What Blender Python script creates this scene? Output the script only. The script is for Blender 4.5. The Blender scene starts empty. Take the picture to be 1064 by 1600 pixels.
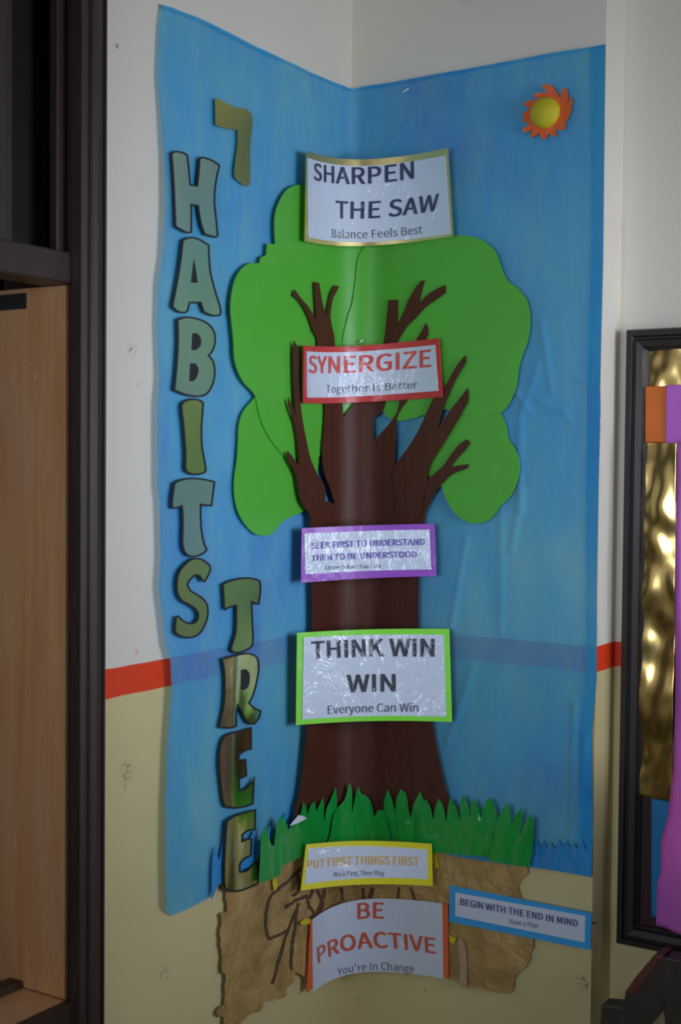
import bpy, bmesh, math, random, json, bisect
from mathutils import Vector, Matrix, noise
random.seed(7)
C = bpy.context.scene
COL = C.collection
# ---------------------------------------------------------------- camera
YAW, PIT, ROL, F = 0.5618, 0.03555, -0.00916, 2108.5      # a 47 mm equivalent lens, looking at the corner
fw = Vector((-math.sin(YAW)*math.cos(PIT), math.cos(YAW)*math.cos(PIT), -math.sin(PIT)))
r0 = Vector((math.cos(YAW), math.sin(YAW), 0)); d0 = fw.cross(r0)
rt = r0*math.cos(ROL) + d0*math.sin(ROL); dn = -r0*math.sin(ROL) + d0*math.cos(ROL)
def ray(px, py): return fw + rt*((px-532)/F) + dn*((py-800)/F)
_c = ray(549.5, 137)                                       # the vertical edge of the corner is x = y = 0
_k = 2.70/(_c.dot(fw)); CAM = Vector((-_c.x*_k, -_c.y*_k, 1.50))
cam = bpy.data.objects.new('camera', bpy.data.cameras.new('camera')); COL.objects.link(cam)
cam.matrix_world = Matrix(((rt.x, -dn.x, -fw.x, CAM.x), (rt.y, -dn.y, -fw.y, CAM.y), (rt.z, -dn.z, -fw.z, CAM.z), (0, 0, 0, 1)))
cam.data.sensor_fit = 'VERTICAL'; cam.data.sensor_height = 36; cam.data.lens = F*36/1600
cam.data.clip_start = 0.05
cam.data.dof.use_dof = True; cam.data.dof.focus_distance = 2.62; cam.data.dof.aperture_fstop = 4.5
C.camera = cam
# ---------------------------------------------------------------- light and exposure
C.view_settings.view_transform = 'Standard'; C.view_settings.look = 'None'
C.view_settings.gamma = 1; C.view_settings.use_curve_mapping = False
C.view_settings.exposure = 0.13
W = bpy.data.worlds.new('sky'); C.world = W; W.use_nodes = True
bg = W.node_tree.nodes['Background']; bg.inputs[0].default_value = (.75, .87, 1, 1); bg.inputs[1].default_value = .4
def area(name, loc, direction, sx, sy, power, col, spread):
    l = bpy.data.lights.new(name, 'AREA'); l.shape = 'RECTANGLE'; l.size = sx; l.size_y = sy; l.energy = power; l.color = col; l.spread = math.radians(spread)
    o = bpy.data.objects.new(name, l); COL.objects.link(o); o.location = loc
    o.rotation_euler = Vector(direction).to_track_quat('-Z', 'Y').to_euler(); return o
area('daylight_side', (2.58, -.66, 1.52), (-1, .14, 0), 1.26, .9, 6.3, (.88, .95, 1.14), 70)
area('daylight_behind', (.80, -3.36, 1.52), (0, 1, 0), 1.3, .8, 5.6, (.88, .95, 1.14), 76)
# ---------------------------------------------------------------- colour and material helpers
def lin(v): v /= 255; return v/12.92 if v <= .04045 else ((v+.055)/1.055)**2.4
def alb(r, g, b, k=.60): return tuple(min(.9, lin(v)/k) for v in (r, g, b)) + (1,)
class N:
    def __init__(s, name):
        s.m = bpy.data.materials.new(name); s.m.use_nodes = True; s.t = s.m.node_tree; s.t.nodes.clear()
        s.out = s.t.nodes.new('ShaderNodeOutputMaterial')
    def n(s, kind, **kw):
        x = s.t.nodes.new('ShaderNode'+kind)
        for k, v in kw.items():
            if k in x.inputs: 
                if isinstance(v, bpy.types.NodeSocket): s.t.links.new(v, x.inputs[k])
                else: x.inputs[k].default_value = v
            else: setattr(x, k, v)
        return x
    def l(s, a, b): s.t.links.new(a, b)
    def pos(s): return s.n('NewGeometry').outputs['Position']
    def noise(s, scale, detail=3, vec=None, stretch=None, rough=.5, dist=0):
        v = vec or s.pos()
        if stretch:
            mp = s.n('Mapping'); s.l(v, mp.inputs[0]); mp.inputs['Scale'].default_value = stretch; v = mp.outputs[0]
        x = s.n('TexNoise'); s.l(v, x.inputs['Vector']); x.inputs['Scale'].default_value = scale
        x.inputs['Detail'].default_value = detail; x.inputs['Roughness'].default_value = rough; x.inputs['Distortion'].default_value = dist
        return x.outputs[0]
    def ramp(s, f, stops):
        x = s.n('ValToRGB'); s.l(f, x.inputs[0]); e = x.color_ramp.elements
        while len(e) < len(stops): e.new(.5)
        for q, (p, c) in zip(e, stops): q.position = p; q.color = c if len(c) == 4 else (*c, 1)
        return x.outputs[0]
    def rng(s, f, a, b, c=0, d=1):
        x = s.n('MapRange'); s.l(f, x.inputs[0])
        for i, v in enumerate((a, b, c, d)): x.inputs[i+1].default_value = v
        return x.outputs[0]
    def math(s, op, a, b=None, clamp=False):
        x = s.n('Math', operation=op, use_clamp=clamp)
        for i, v in enumerate((a, b)):
            if v is None: continue
            if isinstance(v, (int, float)): x.inputs[i].default_value = v
            else: s.l(v, x.inputs[i])
        return x.outputs[0]
    def mix(s, f, a, b):
        x = s.n('Mix', data_type='RGBA')
        for i, v in ((0, f), (6, a), (7, b)):
            if isinstance(v, bpy.types.NodeSocket): s.l(v, x.inputs[i])
            else: x.inputs[i].default_value = v if i == 0 else (v if len(v) == 4 else (*v, 1))
        return x.outputs[2]
    def bump(s, h, strength=.3, dist=.01):
        x = s.n('Bump'); s.l(h, x.inputs['Height']); x.inputs['Strength'].default_value = strength; x.inputs['Distance'].default_value = dist
        return x.outputs[0]
    def pbr(s, col, rough=.5, metal=0, normal=None, coat=0, coat_rough=.1, coat_normal=None, spec=.5):
        p = s.n('BsdfPrincipled')
        for k, v in (('Base Color', col), ('Roughness', rough), ('Metallic', metal), ('Coat Weight', coat), ('Coat Roughness', coat_rough), ('Specular IOR Level', spec)):
            if isinstance(v, bpy.types.NodeSocket): s.l(v, p.inputs[k])
            else: p.inputs[k].default_value = v if not isinstance(v, tuple) or len(v) == 4 else (*v, 1)
        if normal: s.l(normal, p.inputs['Normal'])
        if coat_normal: s.l(coat_normal, p.inputs['Coat Normal'])
        return p.outputs[0]
    def done(s, sh): s.l(sh, s.out.inputs[0]); return s.m
def paper(name, col, var=.08, rough=.55, grain=60, coat=0, bumps=.15):
    m = N(name); c = alb(*col)
    f = m.noise(grain, 4); g = m.noise(4, 2)
    dk = tuple(v*(1-var) for v in c[:3]); lt = tuple(min(1, v*(1+var)) for v in c[:3])
    cc = m.mix(m.math('ADD', m.math('MULTIPLY', f, .5), m.math('MULTIPLY', g, .5)), dk, lt)
    return m.done(m.pbr(cc, rough, normal=m.bump(m.noise(14, 3), bumps, .01), coat=coat, coat_rough=.2))
# ---------------------------------------------------------------- object helpers
def tag(o, label, cat, group=None):
    o['label'] = label; o['category'] = cat
    if group: o['group'] = group
    return o
def struct(o): o['kind'] = 'structure'; return o
def empty(name, loc):
    o = bpy.data.objects.new(name, None); COL.objects.link(o); o.location = loc; o.empty_display_size = .05; return o
def mesh_obj(name, vs, fs, mat, parent=None, smooth=(), uv=None):
    org = parent.matrix_world.translation if parent else Vector((0, 0, 0))
    p = parent; org = Vector((0, 0, 0))
    while p: org += p.location; p = p.parent
    me = bpy.data.meshes.new(name)
    if not parent and vs:                                  # a thing that is one mesh: origin at its own place
        org = sum((Vector(v) for v in vs), Vector())/len(vs)
    me.from_pydata([tuple(Vector(v)-org) for v in vs], [], fs); me.materials.append(mat)
    sm = set(smooth)
    for i, p in enumerate(me.polygons): p.use_smooth = i in sm
    me.update()
    o = bpy.data.objects.new(name, me); COL.objects.link(o)
    if parent: o.parent = parent
    else: o.location = org
    return o
def box(name, a, b, mat, parent=None, bevel=0):
    x0, y0, z0 = a; x1, y1, z1 = b
    vs = [(x, y, z) for z in (z0, z1) for x, y in ((x0, y0), (x1, y0), (x1, y1), (x0, y1))]
    fs = [(0, 3, 2, 1), (4, 5, 6, 7), (0, 1, 5, 4), (1, 2, 6, 5), (2, 3, 7, 6), (3, 0, 4, 7)]
    o = mesh_obj(name, vs, fs, mat, parent)
    if bevel:
        m = o.modifiers.new('bevel', 'BEVEL'); m.width = bevel; m.segments = 2
    return o
def prism(name, poly, vec, mat, parent=None, bevel=0):     # planar polygon of 3D points swept along vec
    n = len(poly); v = Vector(vec)
    vs = [Vector(p) for p in poly] + [Vector(p)+v for p in poly]
    fs = [tuple(range(n))[::-1], tuple(range(n, 2*n))] + [(i, (i+1) % n, n+(i+1) % n, n+i) for i in range(n)]
    o = mesh_obj(name, vs, fs, mat, parent)
    bm = bmesh.new(); bm.from_mesh(o.data); bmesh.ops.recalc_face_normals(bm, faces=bm.faces); bm.to_mesh(o.data); bm.free()
    if bevel:
        m = o.modifiers.new('bevel', 'BEVEL'); m.width = bevel; m.segments = 2; m.limit_method = 'ANGLE'
    return o
# the two walls of the corner as one unrolled sheet: u < 0 left wall, u > 0 right wall, fillet of radius r in the corner
def surf(u, z, off, r):
    if u < -r: return Vector((off, u, z))
    if u > r: return Vector((u, -off, z))
    th = (u+r)/(2*r)*math.pi/2
    return Vector((r-(r-off)*math.cos(th), -r+(r-off)*math.sin(th), z))
def unproj(px, py, off, r):                                # photo pixel -> (u, z) on that sheet
    d = ray(px, py)
    t = (off-CAM.x)/d.x; p = CAM+d*t
    if t > 0 and p.y <= -r: return (p.y, p.z)
    t = (-off-CAM.y)/d.y; p = CAM+d*t
    if p.x >= r: return (p.x, p.z)
    ox, oy = CAM.x-r, CAM.y+r; a = d.x**2+d.y**2; b = ox*d.x+oy*d.y; c = ox*ox+oy*oy-(r-off)**2
    t = (-b+math.sqrt(max(0, b*b-a*c)))/a; p = CAM+d*t
    th = math.atan2(p.y+r, -(p.x-r)); return (-r+2*r*max(0, min(math.pi/2, th))/(math.pi/2), p.z)
def on_y(px, py, y): d = ray(px, py); return CAM+d*((y-CAM.y)/d.y)
def on_x(px, py, x): d = ray(px, py); return CAM+d*((x-CAM.x)/d.x)
def crop(x0, y0, x1, W, pts): s = (x1-x0)/W; return [(x0+p[0]*s, y0+p[1]*s) for p in pts]
def smooth_loop(pts, corner=50, step=5.0, closed=True):    # Catmull-Rom that keeps sharp corners
    n = len(pts); P = [Vector(p) for p in pts]; out = []
    def tan(i):
        a, b, c = P[(i-1) % n], P[i], P[(i+1) % n]
        d1, d2 = b-a, c-b
        if d1.length < 1e-9 or d2.length < 1e-9: return None
        if math.degrees(d1.angle(d2)) > corner: return None
        return (c-a).normalized()
    T = [tan(i) for i in range(n)]
    for i in range(n if closed else n-1):
        a, b = P[i], P[(i+1) % n]; L = (b-a).length; k = max(1, min(8, int(L/step)))
        ta = T[i]*L if T[i] is not None else (b-a); tb = T[(i+1) % n]*L if T[(i+1) % n] is not None else (b-a)
        for j in range(k):
            t = j/k; h = (2*t**3-3*t*t+1, t**3-2*t*t+t, -2*t**3+3*t*t, t**3-t*t)
            out.append(tuple(a*h[0]+ta*h[1]+b*h[2]+tb*h[3]))
    return out
def inset(pts, d):                                         # shrink a closed px loop by d
    n = len(pts); A = sum(pts[i][0]*pts[(i+1) % n][1]-pts[(i+1) % n][0]*pts[i][1] for i in range(n)); s = 1 if A > 0 else -1
    out = []
    for i in range(n):
        a, b, c = Vector(pts[i-1]), Vector(pts[i]), Vector(pts[(i+1) % n])
        e1 = (b-a).normalized(); e2 = (c-b).normalized(); n1 = Vector((-e1.y, e1.x))*s; n2 = Vector((-e2.y, e2.x))*s
        m = n1+n2; m = m/max(.35, m.dot(m)/2) if m.length > 1e-6 else n1
        out.append(tuple(b+m*d))
    return out
def fill2d(loops, cuts_u=(), cuts_z=()):
    bm = bmesh.new(); es = []
    for lp in loops:
        vs = [bm.verts.new((p[0], p[1], 0)) for p in lp]
        es += [bm.edges.new((vs[i], vs[(i+1) % len(vs)])) for i in range(len(vs))]
    bmesh.ops.triangle_fill(bm, use_beauty=True, use_dissolve=False, edges=es, normal=(0, 0, 1))
    for ax, cuts in ((0, cuts_u), (1, cuts_z)):
        for c in cuts:
            co = [0, 0, 0]; co[ax] = c; no = [0, 0, 0]; no[ax] = 1
            bmesh.ops.bisect_plane(bm, geom=bm.verts[:]+bm.edges[:]+bm.faces[:], dist=1e-6, plane_co=co, plane_no=no)
    bm.normal_update()
    for f in bm.faces:
        if f.normal.z < 0: f.normal_flip()
    bm.verts.ensure_lookup_table(); bm.verts.index_update()
    V = [(v.co.x, v.co.y) for v in bm.verts]; Fc = [tuple(v.index for v in f.verts) for f in bm.faces]
    bm.free(); return V, Fc
def frange(a, b, s): n = max(1, int(abs(b-a)/s)); return [a+(b-a)*i/n for i in range(1, n)]
def sheet(name, V, Fc, fn, th, mat, parent=None):          # flat mesh -> curved sheet of thickness th; fn(u, z, extra_offset)
    top = [fn(u, z, th) for u, z in V]; bot = [fn(u, z, 0) for u, z in V]
    n = len(V); vs = top+bot; fs = list(Fc)+[tuple(n+i for i in f[::-1]) for f in Fc]; sm = list(range(len(fs)))
    cnt = {}
    for f in Fc:
        for i in range(len(f)):
            e = (f[i], f[(i+1) % len(f)]); cnt[e] = 1
    for a, b in list(cnt):
        if (b, a) not in cnt:
            k = len(vs); vs += [top[a], top[b], bot[b], bot[a]]; fs.append((k+3, k+2, k+1, k))
    return mesh_obj(name, vs, fs, mat, parent, sm)
def cutout(name, pxloops, off, r, th, mat, parent=None, wr=None, cu=.012, cz=0):
    uvl = [[unproj(p[0], p[1], off, r) for p in lp] for lp in pxloops]
    us = [p[0] for p in uvl[0]]; zs = [p[1] for p in uvl[0]]; a, b = min(us), max(us)
    cuts = frange(max(a, -r-.002), min(b, r+.002), .008) if a < r and b > -r else []
    if wr: cuts = frange(a, b, cu)
    V, Fc = fill2d(uvl, cuts, frange(min(zs), max(zs), cz) if cz else ())
    f = wr or (lambda u, z: 0)
    return sheet(name, V, Fc, lambda u, z, e: surf(u, z, off+e+f(u, z), r), th, mat, parent)
def centre(pts, off, r):
    q = [unproj(p[0], p[1], off, r) for p in pts]
    return surf(sum(p[0] for p in q)/len(q), min(p[1] for p in q), off, r)
# ---------------------------------------------------------------- materials of the setting
Z_ST = (on_x(213, 1081.5, 0).z + on_x(213, 1082.5, 0).z)/2; Z_SB, Z_STOP = on_x(213, 1082.5, 0).z, on_x(213, 1037.5, 0).z
def wall_mat(name, blobs):
    m = N(name); p = m.pos(); sep = m.n('SeparateXYZ'); m.l(p, sep.inputs[0])
    z = m.math('ADD', sep.outputs[2], m.math('MULTIPLY', m.math('SUBTRACT', m.noise(30, 3), .5), .004))
    up = (.86, .805, .67, 1); lo = (.77, .65, .32, 1)
    n1 = m.noise(2.2, 4)
    white = m.mix(n1, tuple(v*.93 for v in up[:3]), tuple(min(1, v*1.05) for v in up[:3]))
    cream = m.mix(m.noise(3, 5), tuple(v*.86 for v in lo[:3]), tuple(v*1.06 for v in lo[:3]))
    red = m.mix(m.noise(12, 3), alb(206, 48, 12), alb(220, 56, 14))
    c = m.mix(m.math('GREATER_THAN', z, Z_SB), cream, red)
    c = m.mix(m.math('GREATER_THAN', z, Z_STOP), c, white)
    grime = m.rng(m.noise(9, 6, rough=.65), .62, .8); c = m.mix(m.math('MULTIPLY', grime, .25), c, (.16, .15, .12))
    speck = m.rng(m.noise(70, 4, rough=.7), .70, .76); c = m.mix(m.math('MULTIPLY', speck, .35), c, (.12, .10, .08))
    for (b, rad, col, amt) in blobs:                       # scuffs and crayon marks on the paint
        d = m.n('VectorMath', operation='DISTANCE'); m.l(p, d.inputs[0]); d.inputs[1].default_value = b
        k = m.rng(d.outputs['Value'], rad, rad*.3)
        k = m.math('MULTIPLY', k, m.rng(m.noise(130, 3, rough=.6), .47, .6)); c = m.mix(m.math('MULTIPLY', k, amt), c, col)
    return m.done(m.pbr(c, m.rng(m.noise(8, 3), 0, 1, .42, .62), normal=m.bump(m.noise(25, 5), .12, .004)))
grey, pink, ink = (.2, .2, .18), (.8, .08, .25), (.1, .12, .18)
LB = [(on_x(*q, 0), rr, c, a) for q, rr, c, a in (((206, 546), .014, grey, .7), ((203, 563), .004, ink, .9), ((216, 602), .008, (.45, .4, .12), .6), ((199, 1205), .022, (.15, .14, .1), .7),
      ((196, 1231), .008, (.15, .14, .1), .7), ((184, 946), .006, pink, .9), ((213, 1019), .007, pink, .9), ((188, 1022), .005, pink, .7), ((182, 71), .007, (.15, .16, .15), .9), ((258, 1520), .02, grey, .6))]
M_wall_l = wall_mat('painted_wall_left', LB)
RB = [((0.518, 0.0, on_y(923, 1540, 0).z), .018, (.05, .04, .03), .9), (on_y(665, 1548, 0), .006, grey, .8), (on_y(560, 1560, 0), .006, grey, .8), (on_y(938, 990, 0), .02, (.4, .38, .2), .5)]
M_wall_r = wall_mat('painted_wall_right', RB)
def plain(name, col, rough=.6, k=.6): m = N(name); c = alb(*col, k); return m.done(m.pbr(m.mix(m.noise(6, 4), tuple(v*.88 for v in c[:3]), tuple(min(1, v*1.08) for v in c[:3])), rough, normal=m.bump(m.noise(40, 3), .1, .003)))
M_ceil = plain('ceiling_white', (150, 150, 146))
M_floor = plain('floor_cement', (64, 56, 48), .4)
M_room = plain('room_wall_sage', (160, 166, 150))
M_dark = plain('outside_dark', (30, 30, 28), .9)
M_cloud = plain('sky_block_ground', (70, 72, 60), .9)
def wood(name, c1, c2, rough=.4, stretch=(14, 14, 1.2), coat=.15):
    m = N(name); a, b = alb(*c1), alb(*c2)
    f = m.noise(5, 6, stretch=stretch, rough=.6, dist=.6)
    return m.done(m.pbr(m.mix(f, a, b), m.rng(f, 0, 1, rough, rough+.15), normal=m.bump(f, .12, .003), coat=coat, coat_rough=.25))
M_frame = wood('dark_brown_paint', (32, 21, 16), (48, 34, 27), .42)
M_board = wood('black_brown_frame', (20, 15, 12), (30, 23, 18), .42)
M_bench = wood('dark_bench_wood', (36, 32, 26), (52, 44, 36), .4)
M_benchtop = wood('maroon_bench_edge', (62, 30, 24), (84, 44, 34), .4)
def leaf_mat():
    m = N('dusty_brown_board'); f = m.noise(4, 6, stretch=(9, 9, .7), rough=.6, dist=.4)
    c = m.mix(f, alb(106, 62, 38, .26), alb(158, 106, 70, .26))
    dust = m.rng(m.noise(5, 5, stretch=(3, 3, .8), rough=.6), .45, .75); c = m.mix(m.math('MULTIPLY', dust, .5), c, alb(165, 135, 112, .5))
    sp = m.rng(m.noise(26, 4, stretch=(2.5, 2.5, .5), rough=.7), .66, .72); c = m.mix(m.math('MULTIPLY', sp, .7), c, alb(200, 180, 165, .6))
    return m.done(m.pbr(c, .40, normal=m.bump(f, .15, .004), coat=.2, coat_rough=.3))
M_leaf = leaf_mat()
m = N('dark_window_glass'); gl = m.n('BsdfGlossy', Color=(.8, .85, .9, 1), Roughness=.12); tr = m.n('BsdfTransparent', Color=(.35, .35, .36, 1))
fr = m.n('Fresnel', IOR=1.5); mx = m.n('MixShader'); m.l(m.math('MULTIPLY', fr.outputs[0], .35), mx.inputs[0]); m.l(tr.outputs[0], mx.inputs[1]); m.l(gl.outputs[0], mx.inputs[2]); M_glass = m.done(mx.outputs[0])
# ---------------------------------------------------------------- the room
XE = on_y(926, 1371, 0).x                                  # right wall is a pier that ends here; the wall beyond is set back
YB = 0.095; RX, RY, RZ = 2.5, -3.3, 3.0
U_J = on_x(110, 700, 0).y                                  # jamb line of the window in the left wall
Z_SILL = on_x(107, 1562, 0).z; Z_HEAD = 2.75; U_W = U_J-.72
def grid_wall(name, quads, mat): 
    vs, fs = [], []
    for q in quads: k = len(vs); vs += q; fs.append((k, k+1, k+2, k+3))
    return struct(mesh_obj(name, vs, fs, mat))
def wall_pieces(name, axis, c, t, spans, mat):             # spans: (a0, a1, z0, z1) boxes along the wall, thickness t
    vs, fs = [], []
    for a0, a1, z0, z1 in spans:
        k = len(vs); lo, hi = min(c, c+t), max(c, c+t)
        for z in (z0, z1):
            for a, n in ((a0, lo), (a1, lo), (a1, hi), (a0, hi)): vs.append((n, a, z) if axis == 'x' else (a, n, z))
        q = [(0, 3, 2, 1), (4, 5, 6, 7), (0, 1, 5, 4), (1, 2, 6, 5), (2, 3, 7, 6), (3, 0, 4, 7)]
        if axis == 'x': q = [f[::-1] for f in q]
        fs += [tuple(k+i for i in f) for f in q]
    return struct(mesh_obj(name, vs, fs, mat))
wall_pieces('wall_left', 'x', 0, -.14, [(U_J, .30, 0, RZ), (RY, U_W, 0, RZ), (U_W, U_J, 0, Z_SILL-.06), (U_W, U_J, Z_HEAD, RZ)], M_wall_l)
wall_pieces('wall_right', 'y', 0, .3, [(0, XE, 0, RZ)], M_wall_r)
wall_pieces('wall_back', 'y', YB, .2, [(XE, RX, 0, RZ)], M_wall_r)
wall_pieces('wall_side', 'x', RX, .15, [(RY, -1.3, 0, RZ), (-.02, YB, 0, RZ), (-1.3, -.02, 0, 1.1), (-1.3, -.02, 2.0, RZ)], M_room)
wall_pieces('wall_front', 'y', RY, -.15, [(0, .3, 0, RZ), (1.6, RX, 0, RZ), (.3, 1.6, 0, 1.1), (.3, 1.6, 2.1, RZ)], M_room)
struct(box('floor', (-.14, RY-.15, -.1), (RX+.15, .3, 0), M_floor)); struct(box('ceiling', (-.14, RY-.15, RZ), (RX+.15, .3, RZ+.1), M_ceil))
struct(box('floor_sky_block', (-1.5, RY, -.1), (-.14, .3, 0), M_cloud)); struct(box('wall_sky_block', (-1.6, RY, 0), (-1.5, .3, RZ), M_dark)); struct(box('ceiling_sky_block', (-1.6, RY, RZ), (-.14, .3, RZ+.1), M_dark))  # unseen dark box, added beyond the window to keep sky light out
struct(box('wall_sky_block_end', (-1.5, .2, 0), (-.14, .3, RZ), M_dark)); struct(box('wall_sky_block_near', (-1.5, RY, 0), (-.14, RY+.1, RZ), M_dark))  # end pieces of the added box that shuts out the sky
def window_bars(name, axis, c, a0, a1, z0, z1):
    t = struct(empty(name, (c, (a0+a1)/2, z0) if axis == 'x' else ((a0+a1)/2, c, z0)))
    def b(nm, p0, p1, q0, q1):
        A, B = ((c-.03, p0, q0), (c+.03, p1, q1)) if axis == 'x' else ((p0, c-.03, q0), (p1, c+.03, q1))
        struct(box(nm, A, B, M_frame, t))
    b('frame_rail', a0, a1, z0, z0+.05); b('frame_rail', a0, a1, z1-.05, z1); b('frame_stile', a0, a0+.05, z0+.05, z1-.05); b('frame_stile', a1-.05, a1, z0+.05, z1-.05)
    b('mullion', (2*a0+a1)/3-.025, (2*a0+a1)/3+.025, z0+.05, z1-.05); b('mullion', (a0+2*a1)/3-.025, (a0+2*a1)/3+.025, z0+.05, z1-.05)
window_bars('window_2', 'x', RX+.07, -1.3, -.02, 1.1, 2.0); window_bars('window_3', 'y', RY-.07, .3, 1.6, 1.1, 2.1)
# window_1: the dark framed opening at the left, its lower leaf swung outward, its fanlight glazed
w1 = struct(empty('window_1', (0, U_J, Z_SILL)))
U_C = on_x(167.5, 800, .03).y; U_B = on_x(126, 800, .03).y
d = U_C-U_B
prof = [(0, U_C), (.026, U_C), (.031, U_C-.004), (.031, U_C-.10*d), (.026, U_C-.14*d), (.026, U_C-.2*d), (.032, U_C-.26*d), (.034, U_C-.45*d), (.032, U_C-.6*d), (.026, U_C-.66*d), (.026, U_C-.78*d), (.032, U_C-.83*d), (.030, U_B), (.012, U_B-.002), (.012, U_J), (0, U_J)]
struct(prism('casing', [(x, u, 0) for x, u in prof], (0, 0, Z_HEAD+.1), M_frame, w1))
struct(box('jamb', (-.14, U_J-.002, Z_SILL), (.011, U_J+.012, Z_HEAD), M_frame, w1))
zr0, zr1 = on_x(55, 436, 0).z, on_x(55, 385, 0).z
struct(box('transom_rail', (-.05, U_W, zr0), (.010, U_J-.002, zr1), M_frame, w1, .003))
struct(box('fanlight_stile', (-.035, U_J-.024, zr1), (-.005, U_J-.002, Z_HEAD), M_frame, w1, .002))
um = on_x(20, 300, -.01).y
struct(box('fanlight_mullion', (-.045, um-.07, zr1), (.0, um-.02, Z_HEAD), M_frame, w1, .002)); struct(box('fanlight_bead', (-.032, um-.02, zr1), (-.008, um-.012, Z_HEAD), M_frame, w1)); struct(box('fanlight_bead', (-.032, um-.009, zr1), (-.012, um, Z_HEAD), M_frame, w1))
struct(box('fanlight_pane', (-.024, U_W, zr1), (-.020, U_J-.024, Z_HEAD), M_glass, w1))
lf = struct(box('open_leaf', (-.60, U_J-.007, Z_SILL+.002), (-.003, U_J-.002, zr0-.001), M_leaf, w1))
struct(box('leaf_slot_shade', (-.60, U_J-.010, zr0-.032), (-.085, U_J-.006, zr0-.008), M_dark, lf));  # dark box standing in for the shaded slot at the leaf's top
struct(box('sill', (-.16, U_W, Z_SILL-.05), (-.002, U_J-.002, Z_SILL), M_leaf, w1, .002)); struct(box('sill_stop', (-.120, U_W, Z_SILL), (-.090, U_J-.008, Z_SILL+.012), M_frame, w1, .002))
struct(box('apron', (0, U_W, .2), (.012, U_J, Z_SILL+.001), M_frame, w1))
# ---------------------------------------------------------------- the blue cloth backdrop
def cloth_mat(name, layer):
    m = N(name); 
    n1 = m.noise(2.6, 5, stretch=(1, 1, .8), rough=.55, dist=.6); n2 = m.noise(9, 5, stretch=(1.6, 1.6, .5), rough=.6); n3 = m.noise(1.3, 2)
    base = m.ramp(m.rng(n1, .3, .7), [(0, alb(20, 116, 184)), (.45, alb(36, 140, 192)), (.75, alb(54, 148, 188)), (1, alb(88, 160, 186))])
    c = m.mix(m.math('MULTIPLY', m.rng(n2, .42, .72), .5), base, alb(50, 126, 180) if layer else alb(96, 164, 176))
    weave = m.n('TexWave'); weave.inputs['Scale'].default_value = 260; m.l(m.pos(), weave.inputs['Vector'])
    hgt = m.math('ADD', m.noise(420, 2), m.math('MULTIPLY', m.noise(16, 4, stretch=(1, 1, .35)), 3))
    p = m.pbr(c, .75, normal=m.bump(hgt, .18, .004), spec=.12)
    t = m.n('BsdfTransparent', Color=(.88, .97, 1, 1)); mx = m.n('MixShader'); mx.inputs[0].default_value = .37
    m.l(p, mx.inputs[1]); m.l(t.outputs[0], mx.inputs[2]); return m.done(mx.outputs[0])
M_cloth, M_hem = cloth_mat('blue_nonwoven_cloth', 0), cloth_mat('blue_cloth_doubled', 1)
RC = .022
Lp = [(250, 7), (246, 45), (244, 90), (243, 127), (246, 167), (250, 254), (250, 330), (247, 401), (241, 442), (239.5, 514), (242, 591), (238, 632), (238, 760), (241, 784), (243, 866), (240, 918), (250, 1007), (257, 1030), (259, 1071), (253, 1160), (249, 1262), (248, 1340), (249, 1412)]
Tp = [(250, 7), (269, 12), (305, 26), (355, 50), (401, 74), (447, 95), (487, 114), (518, 127), (540, 135), (549.5, 139), (566, 135), (616, 128), (675, 117), (733, 107), (804, 94), (868, 82), (947, 70)]
Rp = [(947, 70), (946, 200), (944, 400), (942, 480), (939, 600), (940, 640), (936, 770), (934, 879), (934, 1060), (930, 1100), (926, 1144), (928, 1296), (926, 1370)]
Bp = [(249, 1412), (255, 1424), (268, 1431), (300, 1418), (330, 1400), (345, 1372), (380, 1366), (460, 1352), (542, 1346), (620, 1342), (700, 1341), (790, 1349), (864, 1360), (926, 1370)]
def resample(pts, n):
    P = [unproj(p[0], p[1], .004, RC) for p in pts]
    cum = [0]
    for a, b in zip(P, P[1:]): cum.append(cum[-1]+math.hypot(a[0]-b[0], a[1]-b[1]))
    out = []
    for i in range(n+1):
        t = cum[-1]*i/n; j = max(k for k in range(len(cum)) if cum[k] <= t+1e-9); j = min(j, len(P)-2)
        w = (t-cum[j])/max(1e-9, cum[j+1]-cum[j]); out.append((P[j][0]+(P[j+1][0]-P[j][0])*w, P[j][1]+(P[j+1][1]-P[j][1])*w))
    return out
NU, NV = 230, 300
Tu, Bu, Lu, Ru = (resample(q, n) for q, n in ((Tp, NU), (Bp, NU), (Lp, NV), (Rp, NV)))
CREASE = [(((846, 505), (862, 610)), 2.5), (((842, 570), (818, 640)), 2.5), (((806, 612), (826, 642)), 3), (((838, 622), (868, 640), (935, 638)), 2.5), (((880, 640), (895, 664), (938, 658)), 2), (((814, 645), (812, 720), (815, 800)), 3.5), (((784, 790), (783, 990)), 2),
          (((815, 770), (800, 860)), 3), (((730, 840), (705, 980)), 3), (((400, 830), (440, 950)), 3), (((385, 800), (390, 960)), 2), (((372, 150), (368, 420)), 1.5), (((360, 640), (362, 800)), 2), (((470, 150), (478, 230)), 1.5), (((700, 390), (716, 440)), 2),
          (((898, 1100), (893, 1330)), 3), (((915, 1150), (905, 1290)), 3), (((250, 12), (262, 60)), 2.5), (((900, 590), (940, 605)), 2), (((740, 1040), (700, 1160)), 2), (((640, 190), (600, 235)), 2)]
CREASE = [([unproj(*p, .004, RC) for p in pl], amp) for pl, amp in CREASE]
def seg_d(p, a, b):
    ax, ay = b[0]-a[0], b[1]-a[1]; t = max(0, min(1, ((p[0]-a[0])*ax+(p[1]-a[1])*ay)/(ax*ax+ay*ay+1e-12)))
    return math.hypot(p[0]-a[0]-ax*t, p[1]-a[1]-ay*t)
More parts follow.
